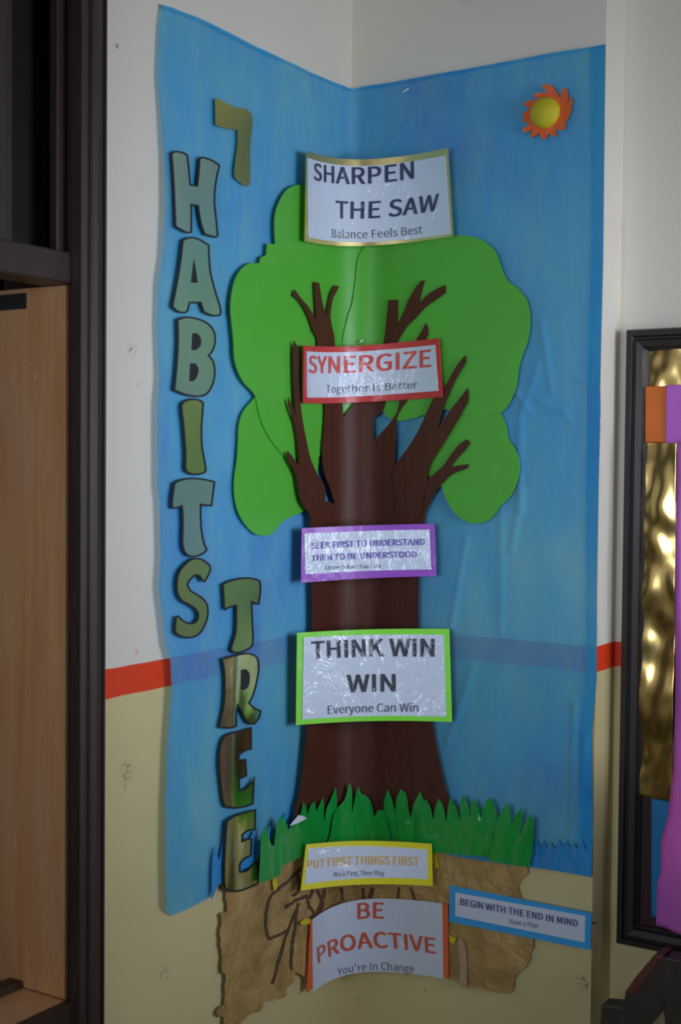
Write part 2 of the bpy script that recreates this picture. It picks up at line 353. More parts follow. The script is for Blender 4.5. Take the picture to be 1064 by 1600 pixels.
def cloth_off(u, z, s=.5, t=.5):
    o = .0045+.0022*noise.noise((u*9, z*1.6, 3))+.0012*noise.noise((u*22, z*3.5, 8))
    for pl, amp in CREASE:
        dd = min(seg_d((u, z), a, b) for a, b in zip(pl, pl[1:]))
        if dd < .03: o += amp*.001*math.exp(-(dd/.006)**2)
    if s < .045: k = (1-s/.045)**2; o += k*(.011+.012*noise.noise((1, z*3.2, 5)))*min(1, t*4+.2)
    if s > .97: o += ((s-.97)/.03)**2*.003
    return max(.002, o)
vs, fs = [], []
for j in range(NV+1):
    for i in range(NU+1):
        s, t = i/NU, j/NV
        u, z = [(1-t)*Tu[i][k]+t*Bu[i][k]+(1-s)*Lu[j][k]+s*Ru[j][k]-((1-s)*(1-t)*Tu[0][k]+s*(1-t)*Tu[-1][k]+(1-s)*t*Bu[0][k]+s*t*Bu[-1][k]) for k in (0, 1)]
        vs.append(surf(u, z, cloth_off(u, z, s, t), RC))
        if i < NU and j < NV: a = j*(NU+1)+i; fs.append((a, a+NU+1, a+NU+2, a+1))
cl = empty('cloth_backdrop', surf(0, Bu[NU//2][1], .004, RC))
tag(cl, 'thin sky blue cloth hung across the corner of the two walls behind the paper tree', 'cloth')
mesh_obj('cloth_panel', vs, fs, M_cloth, cl, range(len(fs)))
hv, hf = [], []
for j in range(NV+1):
    u1, z = Ru[j]; w = .026+.006*noise.noise((3, z*2, 1))
    for k in range(5):
        u = u1-w*(1-k/4); hv.append(surf(u, z, cloth_off(u, z, 1-(1-k/4)*.025)+.0014, RC))
        if j < NV and k < 4: a = j*5+k; hf.append((a, a+5, a+6, a+1))
mesh_obj('side_hem', hv, hf, M_hem, cl, range(len(hf)))
hv, hf = [], []
for i in range(NU+1):
    u, z1 = Tu[i]; w = .007+.004*noise.noise((u*4, 2, 1))
    for k in range(4):
        z = z1-w*k/3; hv.append(surf(u, z, cloth_off(u, z, i/NU, 0)+.0014, RC))
        if i < NU and k < 3: a = i*4+k; hf.append((a, a+1, a+5, a+4))
mesh_obj('top_hem', hv, hf, M_cloth, cl, range(len(hf)))
# ---------------------------------------------------------------- crumpled brown paper ground
def kraft_mat():
    m = N('crumpled_kraft_paper'); f = m.noise(18, 6, rough=.6, dist=.2); g = m.noise(5, 3)
    c = m.mix(m.rng(f, .3, .7), alb(124, 98, 54), alb(170, 138, 84)); c = m.mix(m.math('MULTIPLY', m.rng(g, .4, .7), .5), c, alb(134, 112, 66))
    e = m.math('ABSOLUTE', m.math('SUBTRACT', m.noise(11, 4, rough=.6, dist=.3), .5)); e2 = m.math('ABSOLUTE', m.math('SUBTRACT', m.noise(27, 3, rough=.6, dist=.2), .5))
    h = m.math('ADD', m.math('MULTIPLY', e, 1.4), m.math('MULTIPLY', e2, .7))
    return m.done(m.pbr(c, m.rng(g, .3, .7, .35, .6), normal=m.bump(h, .9, .012), coat=.25, coat_rough=.3, coat_normal=m.bump(f, .5, .01)))
M_kraft = kraft_mat()
K1 = crop(320, 1350, 600, 1064, [(115, 165), (125, 280), (85, 290), (90, 340), (80, 400), (82, 480), (92, 560), (88, 640), (110, 652), (108, 740), (106, 830), (75, 850), (60, 885), (72, 902), (105, 905), (105, 960), (150, 985), (200, 950), (228, 912), (270, 885), (322, 862), (330, 822), (400, 802), (472, 778), (476, 722), (515, 702), (528, 640), (560, 655), (592, 678), (640, 640)])
K2 = crop(580, 1350, 960, 1064, [(230, 470), (340, 498), (385, 515), (398, 540), (420, 533), (470, 540), (520, 552), (612, 562), (626, 540), (630, 500), (660, 462), (692, 430), (700, 390), (716, 340), (690, 230), (655, 135), (645, 95), (665, 60), (688, 35), (680, 5), (600, -15)])
K3 = [(700, 1322), (560, 1312), (470, 1318), (440, 1340), (405, 1362), (370, 1385)]
RK = .03
def rough_edge(pts, a=2.2, sd=0): return [(p[0]+a*noise.noise((p[0]*.13, p[1]*.13, sd)), p[1]+a*noise.noise((p[0]*.13, p[1]*.13, sd+9))) for p in pts]
def kr(u, z): return .0035+.003*noise.noise((u*28, z*28, 1))+.0025*abs(noise.noise((u*60, z*45, 4)))
gr = empty('brown_paper_ground', centre(K1+K2, .006, RK)); tag(gr, 'torn crumpled brown paper with charcoal root lines, lowest on the wall under the grass', 'paper')
cutout('torn_paper', [rough_edge(smooth_loop(K1+K2+K3, 70, 4))], .006, RK, .0012, M_kraft, gr, kr, .007, .008)
M_char = paper('charcoal', (74, 54, 38), .35, .9, 200)
sv, sf = [], []
A = lambda pts: crop(320, 1350, 600, 1064, pts); B = lambda pts: crop(440, 1290, 940, 1064, pts)
STROKES = [A([(575, 20), (500, 95), (430, 150), (390, 200), (370, 260), (360, 340), (365, 410), (380, 445), (440, 420), (490, 390), (520, 330), (545, 270)]), A([(475, 262), (540, 215), (590, 195), (604, 180)]), A([(600, 185), (615, 240), (660, 300)]), A([(555, 230), (545, 300), (540, 380), (525, 450), (510, 560), (515, 630)]),
           A([(490, 395), (460, 500), (430, 600), (400, 712)]), A([(545, 40), (560, 150), (520, 190)]), A([(715, 150), (695, 220), (670, 275)]), A([(810, 140), (815, 215)]), A([(940, 140), (945, 210)]), A([(1000, 140), (985, 215)]), B([(300, 205), (290, 252)]), B([(390, 205), (385, 258)]), B([(430, 205), (445, 258)]), B([(120, 215), (135, 270), (90, 310)]), A([(640, 150), (620, 200), (600, 185)]), A([(480, 265), (485, 245), (520, 235)])]
for st in STROKES:
    q = smooth_loop(st, 80, 2.5, closed=False)+[st[-1]]; L = len(q); k0 = len(sv)
    for i, p in enumerate(q):
        a, b = Vector(q[max(0, i-1)]), Vector(q[min(L-1, i+1)]); n = (b-a).normalized(); n = Vector((-n.y, n.x)); w = 2.0+1.2*noise.noise((p[0]*.25, p[1]*.25, 7))
        for sg in (-1, 1):
            u, z = unproj(p[0]+n.x*w*sg, p[1]+n.y*w*sg, .012, RK); sv.append(surf(u, z, .006+.0012+kr(u, z)+.0016, RK))
        if i: j = k0+2*i; sf.append((j-2, j-1, j+1, j))
mesh_obj('root_drawing', sv, sf, M_char, gr)
# ---------------------------------------------------------------- the paper tree
M_green = paper('green_paper', (72, 150, 46), .07, .42, 40, .12)
M_trunk = N('brown_felt_paper')
_m = M_trunk; _f = _m.noise(7, 5, stretch=(10, 10, 1), rough=.6); _g = _m.noise(240, 2)
M_trunk = _m.done(_m.pbr(_m.mix(_m.math('ADD', _m.math('MULTIPLY', _f, .7), _m.math('MULTIPLY', _g, .3)), alb(46, 20, 11), alb(80, 38, 24)), .5, normal=_m.bump(_m.math('ADD', _f, _m.math('MULTIPLY', _g, .5)), .25, .004), spec=.35))
RT = .085
X3 = lambda p: crop(340, 270, 600, 1064, p); X4 = lambda p: crop(560, 350, 840, 1064, p); X5 = lambda p: crop(340, 620, 600, 1064, p); X6 = lambda p: crop(560, 600, 840, 1064, p); XT = lambda p: crop(440, 960, 740, 1064, p)
tree = empty('paper_tree', surf(0, on_y(590, 1290, 0).z, .02, RT)); tag(tree, 'large cut-paper tree with brown trunk and green foliage bending round the corner', 'paper tree')
folB = X5([(250, -30), (225, 12), (185, 55), (150, 110), (130, 190), (125, 300), (115, 420), (102, 500), (98, 600), (110, 690), (140, 770), (190, 840), (240, 880), (300, 888), (340, 875), (370, 850), (395, 810), (425, 785), (470, 765), (555, 725), (610, 690), (628, 600), (632, 500), (640, 420), (665, 345), (668, 250), (500, 100)])
folA = X3([(620, 90), (540, 78), (490, 80), (440, 105), (400, 160), (370, 230), (358, 300), (358, 380), (362, 457), (310, 453), (303, 527), (268, 540), (258, 580), (200, 578), (150, 610), (110, 670), (85, 760), (75, 870), (85, 980), (95, 1080), (100, 1180), (120, 1260), (160, 1340), (232, 1424), (255, 1530), (290, 1632), (350, 1732), (440, 1828), (520, 1852), (620, 1832), (665, 1780), (720, 1700), (900, 1500), (960, 1000), (960, 500), (800, 250)])
folC = X4([(100, 95), (300, 88), (470, 84), (540, 76), (610, 70), (680, 76), (760, 110), (820, 170), (845, 240), (872, 312), (892, 342), (950, 385), (1000, 450), (1020, 530), (1020, 610), (1005, 700), (975, 780), (955, 850), (940, 960), (915, 1030), (852, 1117), (700, 1140), (500, 1100), (400, 1130), (330, 1155), (240, 1168), (180, 1150), (145, 1105), (60, 950), (-60, 800), (-98, 715), (-60, 530), (-42, 485), (-18, 330), (5, 180)])
folD = X6([(700, 108), (760, 118), (800, 130), (840, 165), (870, 220), (885, 270), (892, 322), (930, 380), (955, 440), (960, 510), (945, 580), (920, 640), (890, 685), (850, 720), (825, 755), (780, 805), (720, 828), (670, 825), (600, 790), (550, 730), (515, 655), (490, 600), (415, 545), (425, 490), (460, 400), (520, 270), (600, 140)])
wv = lambda sd, a=.0008: (lambda u, z: a*(1+noise.noise((u*7, z*7, sd))))
cutout('foliage', [smooth_loop(folB, 60)], .0095, RT, .002, M_green, tree, wv(1), .02, .03)
cutout('foliage', [smooth_loop(folA, 45)], .0125, RT, .002, M_green, tree, wv(2), .015, .03)
cutout('foliage', [smooth_loop(folD, 50)], .0125, RT, .002, M_green, tree, wv(4), .02, .03)
cutout('foliage', [smooth_loop(folC, 50)], .0158, RT, .002, M_green, tree, wv(3), .015, .03)
trunk = (XT([(75, 1080), (75, 1140), (500, 1200), (940, 1130), (935, 1050), (915, 980), (890, 880), (870, 780), (850, 680), (840, 610), (762, 80), (760, 0)])
         + [(655, 905), (662, 822)] + X6([(385, 790), (300, 640), (240, 560), (222, 485), (226, 300), (228, 210), (250, 155), (290, 100)]) + [(652, 590), (662, 560)]
         + X4([(405, 685), (417, 650), (415, 615), (402, 588), (375, 640), (345, 690)]) + [(640, 570), (622, 615)] + X6([(245, 110), (225, 180), (190, 230), (130, 300), (96, 336), (90, 250), (92, 205), (145, 160), (160, 120)])
         + [(612, 590)] + X4([(235, 700), (250, 672), (290, 610), (340, 560), (400, 495), (470, 445), (520, 410), (520, 362), (460, 390), (420, 415), (360, 472), (375, 410), (385, 370), (397, 340), (375, 335), (340, 380), (300, 450), (262, 540), (233, 598), (237, 450), (180, 453), (165, 600), (150, 705)])
         + [(580, 590), (536, 652), (531, 600)] + X3([(745, 1105), (742, 1050), (730, 1000), (718, 930), (722, 860), (735, 800), (752, 768), (772, 725), (745, 720), (720, 770), (703, 840), (690, 922), (678, 880), (660, 800), (645, 705), (613, 697), (617, 780), (622, 860), (626, 945), (605, 905), (570, 850), (535, 810), (487, 745), (478, 785), (520, 825), (565, 900), (590, 960), (605, 1010), (632, 1060), (634, 1105)])
         + X5([(680, 50), (680, 150), (672, 250), (665, 350), (670, 440), (690, 520), (720, 600), (745, 685), (700, 760), (610, 800)]) + [(485, 830), (486, 908)] + XT([(165, 90), (135, 615), (130, 700), (120, 800), (110, 900), (95, 1000)]))
lbr = X5([(484, -360), (512, -302), (511, -132), (525, 48), (540, 160), (555, 240), (575, 340), (590, 400), (612, 455), (642, 510), (670, 550), (683, 580), (683, 665), (747, 687), (750, 760), (680, 830), (600, 850), (590, 820), (588, 760), (560, 720), (530, 670), (512, 590), (500, 510), (480, 460), (445, 395), (440, 345), (465, 370), (500, 425), (514, 440), (515, 400), (508, 300), (500, 230), (485, 160), (460, 90), (446, 40), (447, 5), (462, 40), (480, 100), (491, 122), (489, 60), (483, -100), (480, -250)])
rbr = X6([(222, 485), (250, 440), (300, 370), (350, 290), (385, 220), (410, 160), (445, 90), (480, 40), (515, 10)]) + X4([(530, 940), (545, 910), (580, 850), (636, 778), (641, 812), (610, 870), (570, 940), (545, 1000), (515, 1070), (482, 1178)]) + X6([(470, 268), (492, 240), (550, 150), (600, 90), (652, 20), (655, 70), (650, 110), (620, 160), (580, 230), (520, 330), (470, 410), (440, 460), (420, 510), (410, 560), (395, 640), (370, 790), (300, 830), (225, 800), (225, 640), (215, 560)])
twg = X6([(395, 590), (440, 545), (510, 480), (550, 420), (600, 360), (645, 328), (665, 350), (640, 385), (600, 430), (567, 468), (549, 492), (610, 482), (656, 475), (650, 500), (610, 515), (560, 535), (520, 570), (485, 610), (455, 650), (430, 700), (410, 740), (398, 775), (392, 850), (340, 850), (350, 700)])
tw = lambda sd: (lambda u, z: .0006*(1+noise.noise((u*10, z*5, sd))))
cutout('right_twig', [smooth_loop(twg, 40, 4)], .0190, RT, .0012, M_trunk, tree, tw(12), .02, .03)
cutout('trunk', [smooth_loop(trunk, 40, 4)], .0200, RT, .0015, M_trunk, tree, tw(10), .014, .03)
cutout('left_branch', [smooth_loop(lbr, 40, 4)], .0228, RT, .0015, M_trunk, tree, tw(11), .014, .03)
cutout('right_branch', [smooth_loop(rbr, 40, 4)], .0228, RT, .0015, M_trunk, tree, tw(13), .014, .03)
# ---------------------------------------------------------------- foil letters
def foil(name, gold, sd, scale=6, st=(1, 1, 1), rough=.12, amt=.5):
    m = N(name); a = m.noise(scale, 0, stretch=st, dist=.4); b = m.noise(scale*6, 1)
    h = m.math('ADD', a, m.math('MULTIPLY', b, .02))
    return m.done(m.pbr(gold, rough, 1.0, normal=m.bump(h, amt, .05)))
M_foil = foil('gold_mirror_foil', (.60, .68, .22, 1), 1, 3.5, (1, 1, .5), .36, .25)
M_foils = foil('silvery_mirror_foil', (.60, .78, .60, 1), 1, 3.5, (1, 1, .5), .36, .25)
M_foil2 = foil('gold_mirror_foil_creased', (.9, .86, .36, 1), 2, 6, (2, 2, .3), .24, 1.0)
M_olive = foil('dull_gold_foil', (.66, .60, .20, 1), 3, 5, (1, 1, .5), .34, .4)
M_black = paper('black_card', (24, 24, 27), .2, .6)
G = 'foil letters pinned down the left side of the blue cloth'
X7 = lambda p: crop(240, 130, 420, 565, p); X8 = lambda p: crop(240, 610, 440, 780, p); XR = lambda p: crop(320, 880, 480, 474, p)
LET = [
 ('letter H of gold foil with black edge, topmost of the long column', M_foils, [X7([(80, 345), (100, 333), (140, 338), (163, 352), (172, 420), (178, 495), (208, 500), (215, 420), (218, 370), (235, 360), (280, 375), (322, 402), (305, 480), (298, 580), (308, 680), (314, 750), (300, 760), (245, 745), (228, 700), (216, 640), (212, 605), (183, 600), (184, 660), (182, 735), (160, 738), (100, 705), (98, 650), (92, 500), (85, 400)])]),
 ('letter A of gold foil with one black hole, second in the long column', M_foils, [X7([(135, 770), (160, 757), (205, 757), (270, 792), (272, 850), (280, 930), (305, 1030), (328, 1110), (325, 1140), (290, 1145), (240, 1125), (225, 1080), (175, 1080), (165, 1120), (150, 1130), (110, 1120), (85, 1095), (92, 1060), (110, 960), (125, 860)]), X7([(193, 860), (213, 978), (180, 978)])]),
 ('letter B of gold foil with two black holes, between A and I', M_foils, [X7([(110, 1158), (150, 1145), (200, 1150), (260, 1175), (295, 1220), (300, 1270), (290, 1310), (270, 1337), (290, 1360), (300, 1410), (292, 1470), (260, 1525), (215, 1540), (150, 1530), (93, 1508), (100, 1450), (108, 1350), (112, 1250)]), X7([(185, 1228), (208, 1228), (225, 1250), (225, 1285), (205, 1308), (182, 1308)]), X7([(176, 1375), (200, 1375), (215, 1400), (208, 1440), (192, 1460), (172, 1460)])]),
 ('letter I of olive gold foil, a single stroke under the B', M_foil, [X8([(162, 90), (180, 65), (225, 50), (275, 55), (300, 75), (295, 150), (290, 250), (295, 350), (310, 430), (318, 490), (300, 508), (250, 517), (210, 508), (186, 485), (186, 400), (180, 300), (172, 200)])]),
 ('letter T of silvery gold foil in the long column, under the I', M_foils, [X8([(118, 565), (150, 545), (220, 532), (300, 537), (370, 553), (362, 620), (350, 707), (320, 705), (285, 700), (285, 760), (290, 850), (305, 930), (322, 970), (300, 995), (250, 1015), (205, 1010), (178, 980), (168, 930), (170, 800), (165, 710), (130, 722), (105, 720), (103, 680)])]),
 ('letter S of gold foil, lowest of the long column', M_foil, [X8([(340, 1060), (345, 1095), (330, 1130), (305, 1170), (290, 1165), (270, 1135), (245, 1130), (215, 1160), (205, 1185), (220, 1215), (260, 1240), (300, 1270), (325, 1310), (328, 1370), (310, 1430), (275, 1485), (230, 1508), (180, 1508), (130, 1485), (122, 1460), (128, 1380), (145, 1368), (160, 1385), (190, 1408), (225, 1415), (250, 1405), (262, 1375), (250, 1340), (210, 1310), (165, 1285), (140, 1245), (133, 1180), (145, 1110), (180, 1060), (225, 1025), (280, 1022)])]),
 ('letter T of gold foil topping the short column, right of the S', M_foil, [X8([(412, 1180), (450, 1160), (520, 1142), (590, 1140), (645, 1155), (652, 1200), (640, 1308), (610, 1300), (597, 1295), (600, 1400), (600, 1550), (570, 1580), (520, 1600), (480, 1598), (462, 1580), (470, 1545), (490, 1480), (495, 1400), (495, 1315), (460, 1325), (430, 1342), (422, 1320), (418, 1250)])]),
 ('letter R of gold foil on the stripe seen through the cloth', M_foil2, [XR([(72, 440), (110, 430), (170, 416), (210, 416), (240, 435), (250, 480), (242, 540), (230, 590), (215, 630), (205, 645), (225, 665), (258, 682), (250, 715), (225, 748), (205, 745), (185, 730), (165, 690), (150, 665), (145, 690), (145, 755), (120, 765), (60, 762), (62, 745), (72, 700), (82, 640), (85, 560), (82, 500)]), XR([(163, 495), (185, 490), (200, 505), (205, 535), (200, 565), (185, 583), (163, 586)])]),
 ('letter E of gold foil directly under the R, upper of the two Es', M_foil2, [XR([(78, 805), (110, 785), (160, 773), (214, 757), (214, 862), (185, 870), (157, 888), (157, 910), (188, 905), (192, 985), (158, 1000), (158, 1046), (180, 1042), (205, 1020), (228, 985), (225, 1050), (222, 1115), (180, 1130), (130, 1135), (85, 1128), (75, 1100), (65, 1020), (58, 940), (60, 870)])]),
 ('letter E of yellow gold foil touching the grass, lower of two Es', M_foil2, [XR([(95, 1190), (130, 1168), (180, 1150), (233, 1137), (232, 1200), (230, 1235), (195, 1240), (172, 1258), (172, 1282), (205, 1270), (215, 1275), (212, 1355), (180, 1370), (162, 1395), (162, 1425), (190, 1420), (220, 1390), (250, 1355), (248, 1420), (245, 1485), (200, 1505), (150, 1520), (100, 1515), (85, 1495), (82, 1420), (85, 1320), (90, 1240)])]),
]
for i, (lab, mat, loops) in enumerate(LET):
    sl = [smooth_loop(q, 48, 3) for q in loops]; o0 = .0105 if i < 9 else .0150
    t = tag(empty('foil_letter', centre(sl[0], o0, RC)), lab, 'letter', G)
    bend = lambda u, z, sd=i*3.7: .0011*(1+noise.noise((u*14, z*8, sd)))
    cutout('black_backing', [sl[0]], o0, RC, .0015, M_black, t, bend, .012, .014)
    cutout('foil_face', [inset(sl[0], 2.7)]+[inset(h, -.4) for h in sl[1:]], o0+.0017, RC, .0008, mat, t, bend, .012, .014)
sv7 = X7([(297, 78), (310, 74), (345, 95), (405, 122), (440, 125), (465, 140), (480, 172), (470, 300), (468, 490), (458, 507), (430, 495), (395, 462), (393, 430), (395, 400), (408, 300), (408, 232), (385, 228), (320, 215), (300, 205)])
tag(cutout('foil_numeral', [smooth_loop(sv7, 48, 3)], .0095, RC, .0012, M_olive, None, lambda u, z: .0012*(1+noise.noise((u*9, z*9, 5))), .012, .014), 'dull olive gold numeral 7 without outline, above the letter H', 'numeral')
# ---------------------------------------------------------------- paper sun
XS = lambda p: crop(790, 120, 920, 1064, p)
M_orange = paper('orange_card', (206, 84, 34), .08, .55); M_yellow = paper('yellow_ball', (168, 156, 22), .12, .6, 90, 0, .4)
rays = XS([(470, 135), (490, 105), (560, 100), (600, 125), (660, 200), (700, 275), (715, 230), (735, 150), (775, 150), (800, 200), (805, 280), (800, 370), (820, 320), (835, 260), (860, 290), (855, 370), (835, 460), (800, 540), (765, 590), (770, 640), (755, 690), (650, 668), (642, 682), (665, 760), (640, 770), (550, 728), (520, 800), (475, 805), (440, 730), (410, 745), (355, 780), (320, 765), (345, 690), (355, 665), (290, 705), (240, 710), (220, 690), (270, 640), (310, 590), (260, 585), (220, 560), (220, 535), (252, 510), (215, 490), (235, 470), (290, 430), (310, 395), (260, 385), (240, 355), (260, 325), (330, 300), (390, 295), (430, 270), (350, 260), (380, 230), (450, 205), (570, 200), (520, 170)])
uc, zc = unproj(853, 177, .014, RC); sun = tag(empty('paper_sun', (uc, -.01, zc)), 'yellow half ball on orange petals at the top right of the cloth', 'sun decoration')
cutout('petals', [smooth_loop(rays, 45, 2)], .012, RC, .0016, M_orange, sun, lambda u, z: .08*max(0, math.hypot(u-uc, z-zc)-.03)+.002*noise.noise((u*60, z*60, 2)), .006, .006)
uc2, zc2 = unproj(850, 175, .02, RC); R = .0285; vs, fs = [(uc2, -.013-R*.7, zc2)], []
for j in range(1, 13):
    a = math.pi/2*j/12
    for i in range(40):
        b = 2*math.pi*i/40; k = 1+.02*noise.noise((math.cos(b)*3, math.sin(b)*3, a*3)); vs.append((uc2+R*k*math.sin(a)*math.cos(b), -.0135-R*.7*math.cos(a), zc2+R*k*math.sin(a)*math.sin(b)))
for i in range(40): fs.append((0, 1+i, 1+(i+1) % 40))
for j in range(11):
    for i in range(40): a = 1+j*40+i; b = 1+j*40+(i+1) % 40; fs.append((a, a+40, b+40, b))
mesh_obj('half_ball', vs, fs, M_yellow, sun, range(len(fs)))
# ---------------------------------------------------------------- foil grass
def shiny(name, col, rough=.22, k=.5):
    m = N(name); c = alb(*col, k); n = m.noise(18, 4, stretch=(1, 1, .4)); w = m.noise(4, 2)
    return m.done(m.pbr(m.mix(w, tuple(v*.8 for v in c[:3]), tuple(v*1.15 for v in c[:3])), rough, normal=m.bump(n, .35, .01), coat=.9, coat_rough=.12, coat_normal=m.bump(m.noise(9, 3), .8, .03)))
M_grass = shiny('green_plastic_foil', (12, 116, 44), .3); M_blue = shiny('blue_plastic_foil', (34, 110, 160), .35)
XG = lambda p: crop(380, 1200, 640, 1064, p); XH = lambda p: crop(600, 1200, 960, 1064, p)
gw = lambda sd: (lambda u, z: .0025+.0025*noise.noise((u*26, z*9, sd))+.002*noise.noise((u*60, z*20, sd)))
RG = .085
gl_ = XG([(90, 735), (100, 580), (110, 420), (145, 372), (152, 430), (178, 500), (195, 490), (210, 360), (236, 298), (256, 340), (278, 392), (300, 370), (350, 310), (375, 218), (391, 250), (397, 300), (430, 230), (452, 213), (457, 280), (500, 188), (507, 250), (512, 350), (530, 250), (583, 123), (586, 250), (570, 330), (560, 470), (400, 540), (340, 580), (262, 610), (232, 650), (220, 690)])
gm = XG([(520, 520), (545, 420), (575, 290), (640, 200), (676, 90), (693, 140), (690, 292), (715, 180), (735, 113), (762, 170), (770, 163), (800, 185), (830, 240), (842, 312), (870, 265), (903, 272), (925, 330), (940, 420), (950, 520)])
gc = XH([(-20, 320), (0, 230), (5, 150), (20, 98), (40, 145), (56, 200), (62, 140), (82, 96), (104, 120), (125, 232), (145, 160), (170, 106), (185, 146), (200, 144), (220, 190), (228, 242), (240, 180), (255, 138), (276, 180), (290, 250), (298, 180), (308, 138), (336, 180), (353, 245), (357, 170), (367, 118), (388, 160), (403, 232), (405, 170), (419, 136), (440, 190), (447, 240), (460, 180), (488, 133), (515, 175), (530, 245), (520, 330), (492, 425), (478, 410), (380, 402), (225, 388), (120, 380), (-20, 370)])
gr2 = XH([(490, 425), (510, 330), (526, 250), (545, 200), (573, 158), (586, 210), (590, 262), (610, 220), (637, 180), (641, 230), (626, 320), (650, 260), (680, 212), (693, 240), (690, 330), (686, 390), (673, 455), (600, 445)])
bl = [(328, 1406), (329, 1345), (334, 1320), (339, 1345), (346, 1316), (352, 1335), (372, 1300), (380, 1330), (396, 1295), (404, 1325), (418, 1290), (428, 1310), (446, 1268), (452, 1290), (462, 1258), (470, 1285), (480, 1275), (500, 1320), (420, 1340), (345, 1378)]
blR = [(700, 1335)]+[q for k in range(19) for q in ((706+k*12.0, 1300+(k*37 % 11)+8), (712+k*12.0, 1322+(k*23 % 7)))]+[(926, 1318), (925, 1369), (864, 1359), (780, 1348)]
GG = 'fringed foil grass strips across the foot of the tree'
for pts, o0, mt, nm, lab, sd, st in ((bl, .009, M_blue, 'blue_grass_strip', 'dark blue foil grass fringe behind the lower letter E', 21, 4), (blR, .0095, M_blue, 'blue_grass_strip', 'blue foil grass fringe at the lower right corner of the cloth', 22, 4),
     (gl_, .0260, M_grass, 'green_grass_strip', 'green foil grass beside the lower letter E, under the white paper corner', 23, 4), (gm, .0305, M_grass, 'green_grass_strip', 'shiny green foil grass with the tallest blades, at the corner above the yellow sign', 24, 4),
     (gc, .0260, M_grass, 'green_grass_strip', 'long green foil grass strip right of the corner with many pointed blades', 25, 4), (gr2, .0305, M_grass, 'green_grass_strip', 'green foil grass piece with three blades at the right end', 26, 4)):
    tag(cutout(nm, [smooth_loop(pts, 42, st)], o0, RG, .0008, mt, None, gw(sd), .007, .012), lab, 'paper grass', GG)
M_white = paper('white_scrap', (190, 190, 196), .04, .6)
tag(cutout('white_paper_scrap', [XG([(293, 368), (350, 300), (385, 308), (401, 322), (350, 350), (310, 365)])], .0325, RG, .0006, M_white, None, lambda u, z: .001, .01, .01), 'small white paper corner poking out of the grass left of the trunk', 'paper')
# ---------------------------------------------------------------- signs that bridge the corner
M_sheet = None
def sheet_mat():
    m = N('taped_white_paper'); n = m.noise(16, 4, stretch=(1.5, 1.5, .6), dist=1.2, rough=.55); n2 = m.noise(60, 3)
    c = m.mix(m.noise(3, 2), (.68, .76, .90), (.75, .82, .93))
    h = m.math('ADD', n, m.math('MULTIPLY', n2, .12))
    return m.done(m.pbr(c, .5, normal=m.bump(n, .12, .01), coat=1, coat_rough=.09, coat_normal=m.bump(h, .55, .02)))
M_sheet = sheet_mat()
def card(name, col, rough=.5, coat=.4): 
    m = N(name); c = alb(*col); n = m.noise(20, 4)
    return m.done(m.pbr(m.mix(m.noise(5, 3), tuple(v*.9 for v in c[:3]), tuple(min(.95, v*1.08) for v in c[:3])), rough, normal=m.bump(n, .15, .01), coat=coat, coat_rough=.2, coat_normal=m.bump(n, .4, .01)))
def inkm(name, col):
    m = N(name); c = alb(*col); n = m.noise(16, 4, stretch=(1.5, 1.5, .6), dist=1.2, rough=.55)
    return m.done(m.pbr(c, .6, coat=1, coat_rough=.09, coat_normal=m.bump(n, .55, .02)))
def bez(a, b, c, d, t): k = 1-t; return a*k**3+b*3*k*k*t+c*3*k*t*t+d*t**3
class Sign:
    def __init__(s, corners, off, r, ha, hb, single=False, top_bend=None):
        s.c = [surf(*unproj(p[0], p[1], off, r), off, r) for p in corners]     # TL, TR, BR, BL
        s.ha, s.hb, s.single = ha, hb, single
        s.tab = None; A, B = (s.c[0]+s.c[3])/2, (s.c[1]+s.c[2])/2; q = [s.edge(A, B, i/200) for i in range(201)]; cum = [0]
        for i in range(200): cum.append(cum[-1]+(q[i+1]-q[i]).length)
        s.tab = [c/cum[-1] for c in cum]
    def edge(s, A, B, t):
        if s.tab and 0 < t < 1:                            # even spacing along the bend
            j = min(199, max(0, bisect.bisect(s.tab, t)-1)); t = (j+(t-s.tab[j])/max(1e-9, s.tab[j+1]-s.tab[j]))/200
        if s.single: return A.lerp(B, t)
        m = (A+B)/2; K = Vector((.0, .0, 0))
        c1 = A+Vector((K.x-A.x, K.y-A.y, (B.z-A.z)*1.0/3/max(s.ha, .01)))*s.ha; c2 = B+Vector((K.x-B.x, K.y-B.y, (A.z-B.z)/3/max(s.hb, .01)))*s.hb
        if s.ha < .34: 
            q1 = A.lerp(B, 1/3); q2 = A.lerp(B, 2/3); w = s.ha/.34; c1 = q1.lerp(Vector((q1.x*.8, q1.y*.8, q1.z)), w); c2 = q2.lerp(Vector((q2.x*.8, q2.y*.8, q2.z)), w)
        return bez(A, c1, c2, B, t)
    def P(s, a, b, h=0):                                   # a across 0..1, b up 0..1, h outward
        f = lambda x: s.edge(s.c[3], s.c[2], x).lerp(s.edge(s.c[0], s.c[1], x), b)
        p = f(a)
        if not h: return p
        du = f(a+.01)-f(a-.01); dv = s.edge(s.c[0], s.c[1], a)-s.edge(s.c[3], s.c[2], a)
        return p+du.cross(dv).normalized()*h
    def proj(s, a, b, h=0): 
        v = s.P(a, b, h)-CAM; w = v.dot(fw); return Vector((532+F*v.dot(rt)/w, 800+F*v.dot(dn)/w))
    def inv(s, px, py, h=.003):
        a = b = .5; q = Vector((px, py))
        for _ in range(12):
            p = s.proj(a, b, h); e = q-p; e_ = 1e-3
            ja = (s.proj(a+e_, b, h)-p)/e_; jb = (s.proj(a, b+e_, h)-p)/e_; D = ja.x*jb.y-jb.x*ja.y
            a += (e.x*jb.y-jb.x*e.y)/D; b += (ja.x*e.y-e.x*ja.y)/D
        return a, b
